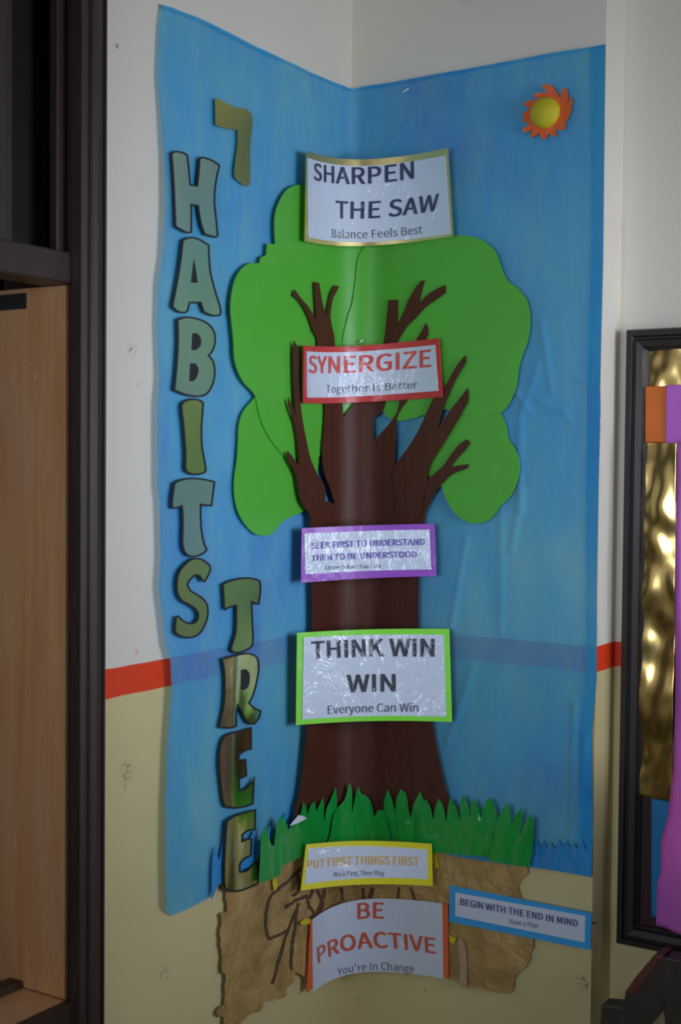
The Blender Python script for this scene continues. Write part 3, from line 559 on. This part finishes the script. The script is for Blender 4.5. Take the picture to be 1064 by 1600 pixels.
GLYPH = json.loads('''{"R":{"'":[97,[[[39,169],[58,169],[64,234],[65,270],[32,270],[32,234]]]],",":[97,[[[26,-67],[54,-49],[71,-24],[77,7],[74,27],[65,40],[50,44],[38,41],[30,34],[26,22],[30,10],[38,2],[50,-1],[54,0],[49,-20],[37,-36],[19,-48]]]],"B":[230,[[[35,0],[117,0],[168,8],[202,33],[214,75],[208,105],[189,126],[162,137],[162,138],[183,150],[195,170],[200,194],[188,230],[157,250],[111,257],[35,257]],[[68,148],[68,231],[107,231],[141,227],[161,214],[168,190],[161,167],[141,153],[106,148]],[[68,26],[68,123],[112,123],[151,118],[174,102],[182,76],[174,48],[150,31],[112,26]]]],"C":[223,[[[132,-5],[163,0],[189,12],[211,32],[193,53],[176,37],[156,27],[133,24],[91,37],[63,73],[54,129],[64,185],[92,220],[134,233],[155,230],[172,221],[187,209],[204,230],[187,245],[163,257],[134,261],[76,245],[35,200],[20,128],[35,57],[75,11]]]],"E":[206,[[[35,0],[187,0],[187,28],[68,28],[68,121],[165,121],[165,149],[68,149],[68,229],[183,229],[183,257],[35,257]]]],"F":[193,[[[35,0],[68,0],[68,115],[166,115],[166,143],[68,143],[68,229],[183,229],[183,257],[35,257]]]],"H":[255,[[[35,0],[68,0],[68,121],[187,121],[187,0],[220,0],[220,257],[187,257],[187,149],[68,149],[68,257],[35,257]]]],"I":[103,[[[35,0],[68,0],[68,257],[35,257]]]],"L":[190,[[[35,0],[180,0],[180,28],[68,28],[68,257],[35,257]]]],"P":[222,[[[35,0],[68,0],[68,102],[110,102],[160,111],[192,137],[204,181],[192,226],[159,250],[109,257],[35,257]],[[68,129],[68,230],[104,230],[142,226],[165,211],[172,181],[165,151],[143,134],[106,129]]]],"T":[210,[[[89,0],[121,0],[121,229],[199,229],[199,257],[11,257],[11,229],[89,229]]]],"W":[307,[[[63,0],[102,0],[140,155],[144,175],[149,194],[153,213],[154,213],[159,194],[167,155],[206,0],[245,0],[298,257],[267,257],[239,117],[235,89],[225,34],[223,34],[205,117],[169,257],[140,257],[104,117],[86,34],[85,34],[80,62],[74,89],[69,117],[42,257],[9,257]]]],"Y":[186,[[[77,0],[109,0],[109,99],[186,257],[153,257],[120,184],[111,165],[103,147],[94,128],[92,128],[84,147],[75,165],[67,184],[34,257],[0,257],[77,99]]]],"a":[197,[[[76,-5],[99,-1],[120,9],[139,23],[140,23],[143,0],[169,0],[169,117],[162,158],[141,185],[103,195],[74,191],[49,182],[29,170],[41,148],[58,158],[77,165],[98,168],[122,161],[134,144],[137,120],[71,107],[33,84],[21,49],[28,20],[47,2]],[[85,21],[68,24],[56,34],[51,51],[59,73],[87,89],[137,99],[137,46],[120,32],[103,24]]]],"c":[179,[[[107,-5],[129,-2],[150,7],[169,19],[155,41],[142,31],[127,25],[110,22],[79,31],[59,57],[51,95],[59,133],[80,159],[111,168],[125,166],[137,160],[149,152],[165,173],[150,184],[132,192],[110,195],[64,183],[31,149],[18,95],[30,41],[62,7]]]],"e":[194,[[[109,-5],[133,-2],[154,5],[172,15],[160,36],[146,28],[130,23],[113,21],[81,29],[59,52],[50,88],[178,88],[179,106],[170,153],[145,184],[103,195],[62,183],[31,148],[18,95],[31,41],[63,7]],[[49,110],[59,142],[79,163],[104,169],[129,163],[146,143],[151,110]]]],"f":[114,[[[12,164],[37,164],[37,0],[69,0],[69,164],[110,164],[110,190],[69,190],[69,220],[72,241],[81,253],[96,258],[118,252],[125,277],[115,280],[104,282],[93,283],[62,276],[43,254],[37,221],[37,190],[12,188]]]],"g":[197,[[[96,-88],[147,-78],[181,-54],[193,-22],[185,4],[163,19],[126,23],[89,23],[69,26],[59,33],[56,44],[57,53],[62,61],[68,67],[77,63],[86,61],[96,60],[131,68],[156,91],[166,126],[164,142],[158,155],[150,166],[189,166],[189,190],[123,190],[115,193],[96,195],[61,187],[35,163],[25,127],[29,106],[38,89],[50,76],[50,75],[40,66],[32,54],[29,39],[31,26],[37,15],[46,8],[46,6],[31,-6],[21,-21],[18,-37],[28,-64],[55,-82]],[[96,82],[76,87],[61,103],[56,127],[61,151],[76,166],[96,172],[117,166],[131,151],[137,127],[131,103],[116,87]],[[101,-65],[71,-61],[52,-50],[46,-32],[48,-21],[54,-10],[65,0],[123,-3],[144,-5],[157,-13],[161,-27],[154,-46],[133,-60]]]],"h":[213,[[[32,0],[64,0],[64,138],[82,154],[98,164],[116,167],[137,162],[149,145],[152,116],[152,0],[184,0],[184,120],[178,161],[159,186],[126,195],[102,191],[81,179],[63,163],[64,202],[64,279],[32,279]]]],"i":[96,[[[32,0],[64,0],[64,190],[32,190]],[[48,229],[59,232],[67,239],[70,251],[67,262],[59,269],[48,271],[37,269],[30,262],[27,251],[30,239],[37,232]]]],"k":[193,[[[32,0],[64,0],[64,50],[99,92],[155,0],[190,0],[118,113],[181,190],[146,190],[65,90],[64,90],[64,279],[32,279]]]],"l":[99,[[[66,-5],[84,-2],[80,23],[69,23],[66,28],[64,36],[64,279],[32,279],[32,38],[36,15],[47,0]]]],"n":[214,[[[32,0],[64,0],[64,138],[82,154],[98,164],[116,167],[137,162],[149,145],[152,116],[152,0],[184,0],[184,120],[178,161],[159,186],[126,195],[102,191],[81,179],[62,162],[58,190],[32,190]]]],"o":[212,[[[106,-5],[150,7],[182,41],[194,95],[182,149],[150,183],[106,195],[63,183],[31,149],[18,95],[31,41],[63,7]],[[106,22],[77,31],[58,57],[51,95],[58,133],[77,159],[106,168],[135,159],[154,133],[161,95],[154,57],[135,31]]]],"r":[136,[[[32,0],[64,0],[64,122],[79,148],[95,162],[112,166],[131,163],[137,191],[124,195],[116,195],[96,190],[78,176],[62,155],[58,190],[32,190]]]],"s":[164,[[[82,-5],[120,3],[143,24],[151,52],[142,80],[120,98],[93,110],[73,118],[58,128],[52,143],[56,156],[68,166],[88,170],[103,168],[117,162],[131,153],[146,173],[130,184],[110,192],[87,195],[52,188],[29,168],[22,141],[30,115],[51,98],[77,86],[98,78],[114,66],[120,50],[116,35],[104,24],[83,20],[62,23],[44,31],[27,43],[11,22],[31,8],[56,-1]]]],"t":[132,[[[92,-5],[104,-4],[127,2],[121,27],[114,24],[99,21],[82,26],[72,38],[70,58],[70,164],[121,164],[121,190],[70,190],[70,244],[43,244],[40,190],[9,188],[9,164],[38,164],[38,59],[43,25],[60,3]]]],"u":[213,[[[88,-5],[112,0],[132,12],[151,30],[152,30],[154,0],[181,0],[181,190],[149,190],[149,55],[132,37],[115,26],[97,23],[77,28],[65,45],[62,74],[62,190],[29,190],[29,70],[36,29],[55,4]]]],"v":[182,[[[73,0],[111,0],[178,190],[146,190],[110,82],[105,63],[93,26],[91,26],[79,63],[74,82],[38,190],[5,190]]]],"y":[182,[[[35,-82],[68,-73],[91,-50],[106,-16],[178,190],[147,190],[112,85],[97,31],[95,31],[89,49],[82,67],[76,85],[38,190],[5,190],[81,0],[77,-15],[67,-36],[53,-50],[34,-56],[19,-53],[13,-78],[19,-80]]]]},"B":{"A":[261,[[[1,0],[34,0],[59,78],[153,78],[177,0],[211,0],[124,257],[88,257]],[[67,104],[79,144],[88,172],[97,201],[105,230],[106,230],[115,201],[123,172],[145,104]]]],"B":[278,[[[35,0],[117,0],[168,8],[202,33],[214,75],[208,105],[189,126],[162,137],[162,138],[183,150],[195,170],[200,194],[188,230],[157,250],[111,257],[35,257]],[[68,148],[68,231],[107,231],[141,227],[161,214],[168,190],[161,167],[141,153],[106,148]],[[68,26],[68,123],[112,123],[151,118],[174,102],[182,76],[174,48],[150,31],[112,26]]]],"C":[271,[[[132,-5],[163,0],[189,12],[211,32],[193,53],[176,37],[156,27],[133,24],[91,37],[63,73],[54,129],[64,185],[92,220],[134,233],[155,230],[172,221],[187,209],[204,230],[187,245],[163,257],[134,261],[76,245],[35,200],[20,128],[35,57],[75,11]]]],"D":[289,[[[35,0],[101,0],[166,15],[206,60],[220,129],[206,199],[166,242],[99,257],[35,257]],[[68,27],[68,230],[97,230],[147,219],[177,184],[187,129],[177,74],[147,39],[97,27]]]],"E":[254,[[[35,0],[187,0],[187,28],[68,28],[68,121],[165,121],[165,149],[68,149],[68,229],[183,229],[183,257],[35,257]]]],"F":[241,[[[35,0],[68,0],[68,115],[166,115],[166,143],[68,143],[68,229],[183,229],[183,257],[35,257]]]],"G":[289,[[[136,-5],[168,-1],[195,10],[215,25],[215,133],[131,133],[131,106],[186,106],[186,39],[173,31],[157,26],[139,24],[93,37],[64,73],[54,129],[64,185],[94,220],[139,233],[162,230],[180,221],[194,209],[212,230],[194,245],[170,256],[138,261],[77,245],[36,200],[20,128],[35,57],[76,11]]]],"H":[303,[[[35,0],[68,0],[68,121],[187,121],[187,0],[220,0],[220,257],[187,257],[187,149],[68,149],[68,257],[35,257]]]],"I":[151,[[[35,0],[68,0],[68,257],[35,257]]]],"K":[274,[[[35,0],[68,0],[68,81],[112,134],[189,0],[225,0],[132,159],[213,257],[176,257],[68,128],[68,257],[35,257]]]],"M":[332,[[[35,0],[64,0],[64,167],[60,218],[62,218],[82,159],[131,26],[153,26],[201,159],[222,218],[223,218],[221,193],[219,142],[219,0],[249,0],[249,257],[210,257],[143,66],[142,66],[130,102],[123,119],[74,257],[35,257]]]],"N":[301,[[[35,0],[66,0],[66,135],[64,189],[62,215],[63,215],[91,162],[185,0],[218,0],[218,257],[187,257],[187,123],[189,69],[192,42],[190,42],[162,95],[68,257],[35,257]]]],"O":[308,[[[130,-5],[187,12],[225,58],[239,129],[225,200],[187,245],[130,261],[73,245],[34,200],[20,129],[34,58],[73,12]],[[130,24],[90,37],[63,73],[54,129],[63,185],[90,220],[130,233],[170,220],[197,185],[206,129],[197,73],[170,37]]]],"P":[270,[[[35,0],[68,0],[68,102],[110,102],[160,111],[192,137],[204,181],[192,226],[159,250],[109,257],[35,257]],[[68,129],[68,230],[104,230],[142,226],[165,211],[172,181],[165,151],[143,134],[106,129]]]],"R":[270,[[[68,135],[68,230],[111,230],[145,226],[166,212],[173,185],[166,157],[145,140],[111,135]],[[176,0],[213,0],[147,112],[178,126],[198,150],[205,185],[194,227],[162,250],[116,257],[35,257],[35,0],[68,0],[68,109],[114,109]]]],"S":[257,[[[106,-5],[153,5],[183,31],[194,68],[187,100],[168,122],[141,137],[104,153],[84,162],[68,175],[62,196],[68,215],[84,228],[110,233],[132,230],[151,222],[168,209],[185,230],[164,246],[139,257],[110,261],[68,252],[39,228],[29,193],[37,162],[57,141],[81,127],[118,111],[140,101],[155,87],[161,65],[154,44],[136,29],[107,24],[81,28],[57,39],[36,56],[17,33],[42,13],[72,0]]]],"T":[258,[[[89,0],[121,0],[121,229],[199,229],[199,257],[11,257],[11,229],[89,229]]]],"U":[300,[[[126,-5],[173,6],[206,41],[218,106],[218,257],[187,257],[187,105],[179,57],[157,31],[126,24],[96,31],[75,57],[67,105],[67,257],[34,257],[34,106],[47,41],[79,6]]]],"V":[249,[[[82,0],[120,0],[201,257],[168,257],[127,118],[119,89],[111,62],[102,33],[101,33],[92,62],[84,89],[76,118],[34,257],[0,257]]]],"W":[355,[[[63,0],[102,0],[140,155],[144,175],[149,194],[153,213],[154,213],[159,194],[167,155],[206,0],[245,0],[298,257],[267,257],[239,117],[235,89],[225,34],[223,34],[205,117],[169,257],[140,257],[104,117],[86,34],[85,34],[80,62],[74,89],[69,117],[42,257],[9,257]]]],"Y":[234,[[[77,0],[109,0],[109,99],[186,257],[153,257],[120,184],[111,165],[103,147],[94,128],[92,128],[84,147],[75,165],[67,184],[34,257],[0,257],[77,99]]]],"Z":[259,[[[18,0],[195,0],[195,28],[57,28],[193,237],[193,257],[30,257],[30,229],[153,229],[18,20]]]]}}''')
def text_flat(txt, bold):                                  # flat letters from outlines (units of 1/1000), stems thickened by bold
    set_ = GLYPH['B' if bold else 'R']; x = 0; V, Fc = [], []
    for ch in txt:
        if ch == ' ': x += 84; continue
        adv, loops = set_[ch]
        for n_, (dx, dy) in enumerate(((0, 0), (-1, .45), (1, .45), (1, -.45), (-1, -.45)) if bold else ((0, 0),)):
            v, f = fill2d([[(p[0]+x+dx*bold, p[1]+dy*bold) for p in q] for q in loops])
            k = len(V); V += [(p[0], p[1], n_*.00004) for p in v]; Fc += [tuple(i+k for i in t) for t in f]
        x += adv-48+bold*1.1 if bold else adv
    me = bpy.data.meshes.new('t'); me.from_pydata(V, [], Fc); return me
CAPH = 257
def lettering(name, sg, txt, quad, mat, parent, bold, h):
    me = text_flat(txt, bold); xs = [v.co.x for v in me.vertices]; x0, x1 = min(xs), max(xs); ys = [v.co.y for v in me.vertices]
    ylo, yhi = (min(ys), max(ys)) if txt.isupper() else (-bold, CAPH+bold)
    Q = [sg.inv(*q, h) for q in quad]                      # TL, TR, BR, BL of the capitals
    bm = bmesh.new(); bm.from_mesh(me); bpy.data.meshes.remove(me)
    if not sg.single:
        for c in frange(x0, x1, (x1-x0)/40): bmesh.ops.bisect_plane(bm, geom=bm.verts[:]+bm.edges[:]+bm.faces[:], plane_co=(c, 0, 0), plane_no=(1, 0, 0))
    bm.normal_update()
    vs = []
    for v in bm.verts:
        a = (v.co.x-x0)/(x1-x0); b = (v.co.y-ylo)/(yhi-ylo)
        s_ = [(Q[3][k]*(1-a)+Q[2][k]*a)*(1-b)+(Q[0][k]*(1-a)+Q[1][k]*a)*b for k in (0, 1)]
        vs.append(sg.P(s_[0], s_[1], h+v.co.z))
    bm.verts.index_update(); fs = []
    for f in bm.faces:
        ix = [v.index for v in f.verts]; fs.append(tuple(ix if f.normal.z > 0 else ix[::-1]))
    bm.free(); return mesh_obj(name, vs, fs, mat, parent)
def panel(name, sg, quad, h, th, mat, parent, n=40, wob=0, sd=0):
    Q = [sg.inv(*q, h) for q in quad] if quad else [(0, 1), (1, 1), (1, 0), (0, 0)]
    m = 10; V = []; Fc = []
    for j in range(m+1):
        for i in range(n+1):
            a, b = i/n, j/m; V.append(tuple((Q[3][k]*(1-a)+Q[2][k]*a)*(1-b)+(Q[0][k]*(1-a)+Q[1][k]*a)*b for k in (0, 1)))
            if i < n and j < m: k = j*(n+1)+i; Fc.append((k, k+1, k+n+2, k+n+1))
    return sheet(name, V, Fc, lambda u, z, e: sg.P(u, z, h+e+(wob*(1+noise.noise((u*5, z*3, sd))) if wob else 0)), th, mat, parent)
GS = 'paper signs fixed down the paper tree'
def sign(name, label, crp, outer, inner, off, r, ha, hb, bm, texts, single=False, wob=0):
    X = lambda p: crop(crp[0], crp[1], crp[2], 1064, p)
    sg = Sign(X(outer), off, r, ha, hb, single)
    t = tag(empty(name, (sg.P(0, 0)+sg.P(1, 0))/2), label, 'sign', GS)
    panel('border', sg, None, 0, .0025, bm, t); panel('sheet', sg, X(inner), .0028, .0006, M_sheet, t, wob=wob, sd=len(label))
    for nm, txt, q, mat, bold in texts: lettering(nm, sg, txt, X(q), mat, t, bold, .0042+wob*2)
    return sg
navy, red_, purple, blk, gy, amber, rust, navy2 = (inkm(n, c) for n, c in (('navy_ink', (38, 46, 74)), ('red_ink', (186, 58, 54)), ('purple_ink', (82, 60, 150)), ('black_ink', (44, 50, 56)), ('grey_ink', (70, 74, 88)), ('amber_ink', (206, 150, 62)), ('rust_ink', (176, 72, 48)), ('violet_ink', (62, 58, 110))))
M_gold = foil('gold_foil_border', (.90, .74, .30, 1), 5, 8, (1, 1, .5), .38, .4)
OFF = .0290
sign('paper_sign', 'gold-edged white sign reading SHARPEN THE SAW, highest on the tree', (460, 220, 720), [(73, 65), (985, 48), (1018, 612), (62, 642)], [(84, 108), (966, 94), (998, 596), (88, 616)], OFF, RT, .66, .66, M_gold,
     [('heading', 'SHARPEN', [(125, 138), (763, 128), (765, 243), (125, 252)], navy, 8), ('heading', 'THE SAW', [(265, 380), (925, 335), (915, 448), (265, 497)], navy, 8), ('subheading', 'Balance Feels Best', [(240, 565), (815, 540), (818, 590), (240, 618)], gy, 0)])
sign('paper_sign', 'red-edged sign reading SYNERGIZE across the branches', (450, 510, 710), [(95, 122), (970, 75), (992, 453), (93, 492)], [(118, 160), (942, 118), (962, 412), (122, 455)], OFF, RT, .7, .7, card('red_card', (172, 44, 44)),
     [('heading', 'SYNERGIZE', [(135, 185), (915, 145), (915, 260), (135, 300)], red_, 8), ('subheading', 'Together Is Better', [(245, 375), (825, 350), (825, 395), (245, 425)], gy, 0)])
sign('paper_sign', 'purple-edged sign with two purple lines, halfway down the trunk', (450, 800, 710), [(85, 103), (938, 75), (950, 410), (80, 452)], [(103, 138), (905, 112), (916, 367), (107, 398)], OFF, RT, .3, .3, card('purple_card', (128, 62, 160)),
     [('heading', 'SEEK FIRST TO UNDERSTAND', [(152, 195), (875, 170), (875, 212), (152, 237)], purple, 7), ('heading', 'THEN TO BE UNDERSTOOD', [(153, 275), (825, 250), (825, 290), (153, 315)], purple, 7), ('subheading', 'Listen Before You Talk', [(240, 342), (597, 333), (597, 358), (240, 370)], gy, 0)], wob=.0008)
sign('paper_sign', 'bright green-edged sign reading THINK WIN WIN on the lower trunk', (440, 960, 740), [(83, 102), (930, 80), (945, 595), (77, 613)], [(120, 128), (900, 113), (912, 567), (113, 582)], OFF, RT, .3, .3, card('lime_card', (112, 206, 46)),
     [('heading', 'THINK WIN', [(165, 150), (848, 135), (848, 235), (168, 248)], blk, 8), ('heading', 'WIN', [(362, 335), (632, 330), (632, 428), (365, 433)], blk, 8), ('subheading', 'Everyone Can Win', [(257, 507), (758, 492), (758, 540), (257, 552)], gy, 0)], wob=.0008)
sign('paper_sign', 'yellow-edged sign reading PUT FIRST THINGS FIRST under the green grass', (440, 1290, 940), [(80, 62), (500, 60), (503, 200), (62, 216)], [(90, 76), (484, 80), (486, 178), (76, 195)], OFF+.0095, RG, .3, .3, card('yellow_card', (196, 184, 24)),
     [('heading', 'PUT FIRST THINGS FIRST', [(88, 115), (458, 105), (458, 135), (88, 145)], amber, 7), ('subheading', 'Work First, Then Play', [(172, 155), (342, 150), (342, 166), (172, 170)], gy, 0)])
sign('paper_sign', 'curling white sign reading BE PROACTIVE with orange side strips, lowest of all', (440, 1290, 940), [(95, 315), (553, 262), (556, 506), (82, 554)], [(102, 312), (534, 258), (538, 508), (104, 552)], .0175, RK, .95, .55, card('orange_strip_card', (204, 84, 42)),
     [('heading', 'BE', [(252, 258), (340, 256), (340, 310), (252, 312)], rust, 8), ('heading', 'PROACTIVE', [(118, 405), (511, 374), (513, 428), (122, 460)], rust, 8), ('subheading', "You're In Change", [(185, 476), (440, 464), (440, 490), (187, 500)], gy, 0)])
sign('paper_sign', 'blue-edged tilted sign reading BEGIN WITH THE END IN MIND, on bare wall at lower right', (440, 1290, 940), [(562, 198), (1032, 290), (1029, 413), (558, 318)], [(578, 222), (1010, 300), (1009, 388), (578, 300)], .012, RC, 0, 0, card('blue_card', (44, 138, 194)),
     [('heading', 'BEGIN WITH THE END IN MIND', [(594, 241), (985, 314), (985, 337), (594, 264)], navy2, 7), ('subheading', 'Have a Plan', [(757, 310), (853, 325), (853, 341), (757, 326)], gy, 0)], single=True, wob=.0006)
# ---------------------------------------------------------------- small scraps, tape and pins
M_yscrap = paper('yellow_scrap', (176, 160, 24), .1, .6)
for q, lab in ((A([(400, 95), (415, 85), (428, 105), (425, 135), (410, 160), (402, 130)]), 'yellow paper scrap left of the yellow-edged sign'), (A([(560, 345), (590, 325), (620, 320), (640, 345), (605, 360), (570, 362)]), 'yellow paper scrap at the top left of the curling sign'),
               (crop(600, 1200, 960, 1064, [(228, 385), (248, 390), (250, 440), (258, 458), (235, 462), (228, 430)]), 'yellow paper scrap touching the right end of the yellow-edged sign'), (crop(580, 1350, 960, 1064, [(340, 310), (352, 318), (372, 322), (365, 345), (345, 340)]), 'yellow paper scrap at the right of the curling sign, below the blue one')):
    tag(cutout('yellow_paper_scrap', [rough_edge(smooth_loop(q, 60, 2), 1.5)], .0165, RK, .0006, M_yscrap, None, lambda u, z: .001*(1+noise.noise((u*80, z*80, 2))), .006, .006), lab, 'paper scrap', 'yellow scraps round the brown paper')
M_tape = paper('pale_tape', (150, 128, 104), .1, .4)
tag(cutout('tape_strip', [smooth_loop(crop(580, 1350, 960, 1064, [(380, 335), (395, 325), (408, 345), (418, 390), (420, 450), (422, 535), (404, 543), (388, 530), (392, 440)]), 60, 3)], .0165, RK, .001, M_tape, None, lambda u, z: .0015, .006, .01), 'pale strip of tape hanging on the brown paper right of the curling sign', 'tape')
M_pin = plain('white_pin', (205, 205, 205), .4); M_nail = plain('dark_nail', (30, 28, 26), .5)
def pin(name, px, py, off, r, mat, lab, ln=.006, w=.0022, rot=.4):
    u, z = unproj(px, py, off, r); p = surf(u, z, off, r); q = surf(u, z, off+.002, r); n = (q-p).normalized(); s_ = Vector((0, 0, 1)).cross(n).normalized(); up = n.cross(s_)
    a = s_*math.cos(rot)+up*math.sin(rot); b = n.cross(a)
    poly = [p+a*x*ln/2+b*y*w/2 for x, y in ((-1, -.6), (-.7, -1), (.7, -1), (1, -.6), (1, .6), (.7, 1), (-.7, 1), (-1, .6))]
    tag(prism(name, poly, n*.002, mat, None, .0004), lab, 'pin')
pin('staple', 635, 141, .0075, RC, M_pin, 'white staple in the top edge of the cloth just right of the corner', .014, .003)
pin('staple', 565, 533, .026, RT, M_pin, 'white staple in the foliage just above the red-edged sign', .008, .003)
pin('nail', 928, 1442, .003, RC, M_nail, 'dark nail sticking out beside the right end of the blue-edged sign', .010, .0025, 0)
# ---------------------------------------------------------------- framed display board on the set-back wall
YF = .062; 
b0 = on_y(977, 515, YF); bx0, bz1 = b0.x, b0.z; bz0 = on_y(985, 1480, YF).z; bx1 = bx0+.95; fwid = on_y(1008, 560, YF).x-on_y(975, 560, YF).x
board = tag(empty('display_board', ((bx0+bx1)/2, YB-.005, bz0)), 'dark wooden framed display board on the set-back wall at the right', 'display board')
def rail(name, p0, p1, inw):                                # stepped moulding swept from p0 to p1, mitred
    P0, P1, I = Vector(p0), Vector(p1), Vector(inw); d_ = (P1-P0).normalized()
    pr = [(0, YB-.001), (0, YF+.006), (.003, YF), (.012*1, YF), (.015, YF+.005), (.018, YF+.005), (.021, YF+.001), (fwid-.008, YF+.004), (fwid-.005, YF+.010), (fwid, YF+.014), (fwid, YB-.001)]
    n = len(pr); vs = [Vector((P0.x, y, P0.z))+I*w+d_*w for w, y in pr]+[Vector((P1.x, y, P1.z))+I*w-d_*w for w, y in pr]
    fs = [tuple(range(n)), tuple(range(n, 2*n))[::-1]]+[(i, n+i, n+(i+1) % n, (i+1) % n) for i in range(n)]
    o = mesh_obj(name, vs, fs, M_board, board); bm = bmesh.new(); bm.from_mesh(o.data); bmesh.ops.recalc_face_normals(bm, faces=bm.faces); bm.to_mesh(o.data); bm.free()
rail('frame_stile', (bx0, 0, bz0), (bx0, 0, bz1), (1, 0, 0)); rail('frame_rail', (bx0, 0, bz1), (bx1, 0, bz1), (0, 0, -1)); rail('frame_stile', (bx1, 0, bz1), (bx1, 0, bz0), (-1, 0, 0)); rail('frame_rail', (bx1, 0, bz0), (bx0, 0, bz0), (0, 0, 1))
box('backing_panel', (bx0+fwid*.9, YB-.012, bz0+fwid*.9), (bx1-fwid*.9, YB-.002, bz1-fwid*.9), wood('maroon_panel', (40, 14, 20), (52, 20, 26), .5), board)
def flat_sheet(name, quad, y, mat, lab, cat, amp=0, sd=0, n=30, m_=60, group=None, freq=(14, 9)):
    P = [on_y(*q, y) for q in quad]; vs, fs = [], []
    for j in range(m_+1):
        for i in range(n+1):
            a, b = i/n, j/m_; p = (P[3]*(1-a)+P[2]*a)*(1-b)+(P[0]*(1-a)+P[1]*a)*b
            p.y -= amp*(.5+.5*noise.noise((p.x*freq[0], p.z*freq[1], sd))+.25*noise.noise((p.x*freq[0]*2.7, p.z*freq[1]*2.7, sd))); vs.append(p)
            if i < n and j < m_: k = j*(n+1)+i; fs.append((k, k+1, k+n+2, k+n+1))
    o = mesh_obj(name, vs, fs, mat, None, range(len(fs))); s = o.modifiers.new('thick', 'SOLIDIFY'); s.thickness = .0006; s.offset = -1
    return tag(o, lab, cat, group)
M_bfoil = foil('board_gold_foil', (.95, .68, .24, 1), 6, 4, (1, 1, 1), .2, .05)
flat_sheet('gold_foil_sheet', [(1007, 545), (1100, 541), (1100, 606), (1006, 608)], YB-.0145, M_bfoil, 'crinkled gold foil strip at the top of the display board', 'foil', .008, 3, freq=(13, 11), group='gold foil sheets on the board')
flat_sheet('gold_foil_sheet', [(1005, 688), (1059, 687), (1053, 1252), (993, 1242)], YB-.0145, M_bfoil, 'tall crinkled gold foil panel down the display board', 'foil', .012, 8, freq=(11, 8), group='gold foil sheets on the board', m_=120)
flat_sheet('orange_paper', [(1008, 604), (1043, 603), (1042, 691), (1008, 691)], YB-.023, paper('orange_paper', (208, 98, 26), .05, .5), 'orange paper square between the gold foil pieces on the board', 'paper', .001, 1)
flat_sheet('purple_paper', [(1041, 602), (1110, 600), (1110, 694), (1040, 692)], YB-.026, paper('purple_paper', (166, 86, 170), .06, .5), 'purple paper beside the orange square on the display board', 'paper', .002, 2)
flat_sheet('blue_paper_strip', [(1018, 1240), (1060, 1243), (1060, 1440), (1018, 1432)], YB-.0145, paper('blue_paper', (24, 104, 150), .06, .4), 'blue paper strip below the tall gold foil on the board', 'paper', .002, 4)
M_crepe = N('purple_crepe'); _m = M_crepe; _n = _m.noise(12, 5, stretch=(3, 3, .7)); 
M_crepe = _m.done(_m.pbr(_m.mix(_m.rng(_m.noise(3, 3), .35, .65), alb(150, 76, 150), alb(205, 92, 176)), .55, normal=_m.bump(_n, .4, .01)))
cv, cf = [], []
ED = [(1059, 690), (1058, 800), (1057, 950), (1055, 1080), (1052, 1170), (1050, 1215), (1046, 1235), (1041, 1275), (1034, 1300), (1030, 1320), (1031, 1360), (1026, 1385), (1025, 1420), (1024, 1447)]
for j, (x, y) in enumerate([e for e in smooth_loop(ED, 80, 6, closed=False)]+[ED[-1]]):
    for i in range(16):
        yy = y+i/15*18*max(0, (y-1380)/70); p = on_y(x, y, YB-.055); q = on_y(x, yy, YB-.055); w = .17
        p = Vector((p.x+w*i/15, YB-.055-.010*noise.noise((i*.35, p.z*5, 2))-.006*math.sin(i*1.1+p.z*6), q.z)); cv.append(p)
        if j and i: k = j*16+i; cf.append((k-17, k-1, k, k-16))
o = mesh_obj('crepe_streamer', cv, cf, M_crepe, None, range(len(cf))); s = o.modifiers.new('thick', 'SOLIDIFY'); s.thickness = .0006; tag(o, 'long pleated purple crepe streamer hanging over the display board', 'streamer')
# ---------------------------------------------------------------- bench at the lower right
YBn = -.10
bp = lambda x, y, yy=YBn: on_y(x, y, yy)
bench = tag(empty('wooden_bench', (bp(1010, 1600).x, YBn, 0)), 'dark wooden school bench end with a slanted arm under the display board', 'bench')
TH = Vector((0, .04, 0))
prism('slanted_arm', [bp(*q) for q in ((972, 1571), (977, 1552), (992, 1532), (1024, 1494), (1062, 1500), (1050, 1545), (1035, 1578), (1016, 1602), (975, 1602))], TH, M_bench, bench, .003)
prism('arm_cap', [bp(*q, YBn-.004) for q in ((975, 1552), (990, 1530), (1022, 1492), (1037, 1493), (1000, 1543), (988, 1556))], Vector((0, .048, 0)), M_benchtop, bench, .003)
x0 = bp(938, 1572); x1 = bp(985, 1600)
prism('seat_end', [bp(*q) for q in ((938, 1570), (973, 1573), (985, 1640), (936, 1640))], TH, M_bench, bench, .004)
lx = bp(1040, 1600); 
prism('back_post', [bp(*q) for q in ((1036, 1575), (1050, 1540), (1062, 1490), (1090, 1470), (1100, 1480), (1085, 1600), (1040, 1620))], TH, M_bench, bench, .003)
pb = bp(1072, 1500)
box('light_block_panel', (pb.x, YBn+.004, .30), (pb.x+1.0, YBn+.034, 1.0), M_bench, bench, .004)  # out of view, added to block window light from the wall below the board
zl = bp(950, 1630).z
for xx in (bp(944, 1600).x, bp(1052, 1600).x): box('leg', (xx-.012, YBn+.002, 0), (xx+.03, YBn+.038, zl+.03), M_bench, bench, .003)
box('stretcher', (bp(944, 1600).x, YBn+.008, .16), (bp(1052, 1600).x, YBn+.032, .21), M_bench, bench, .003)
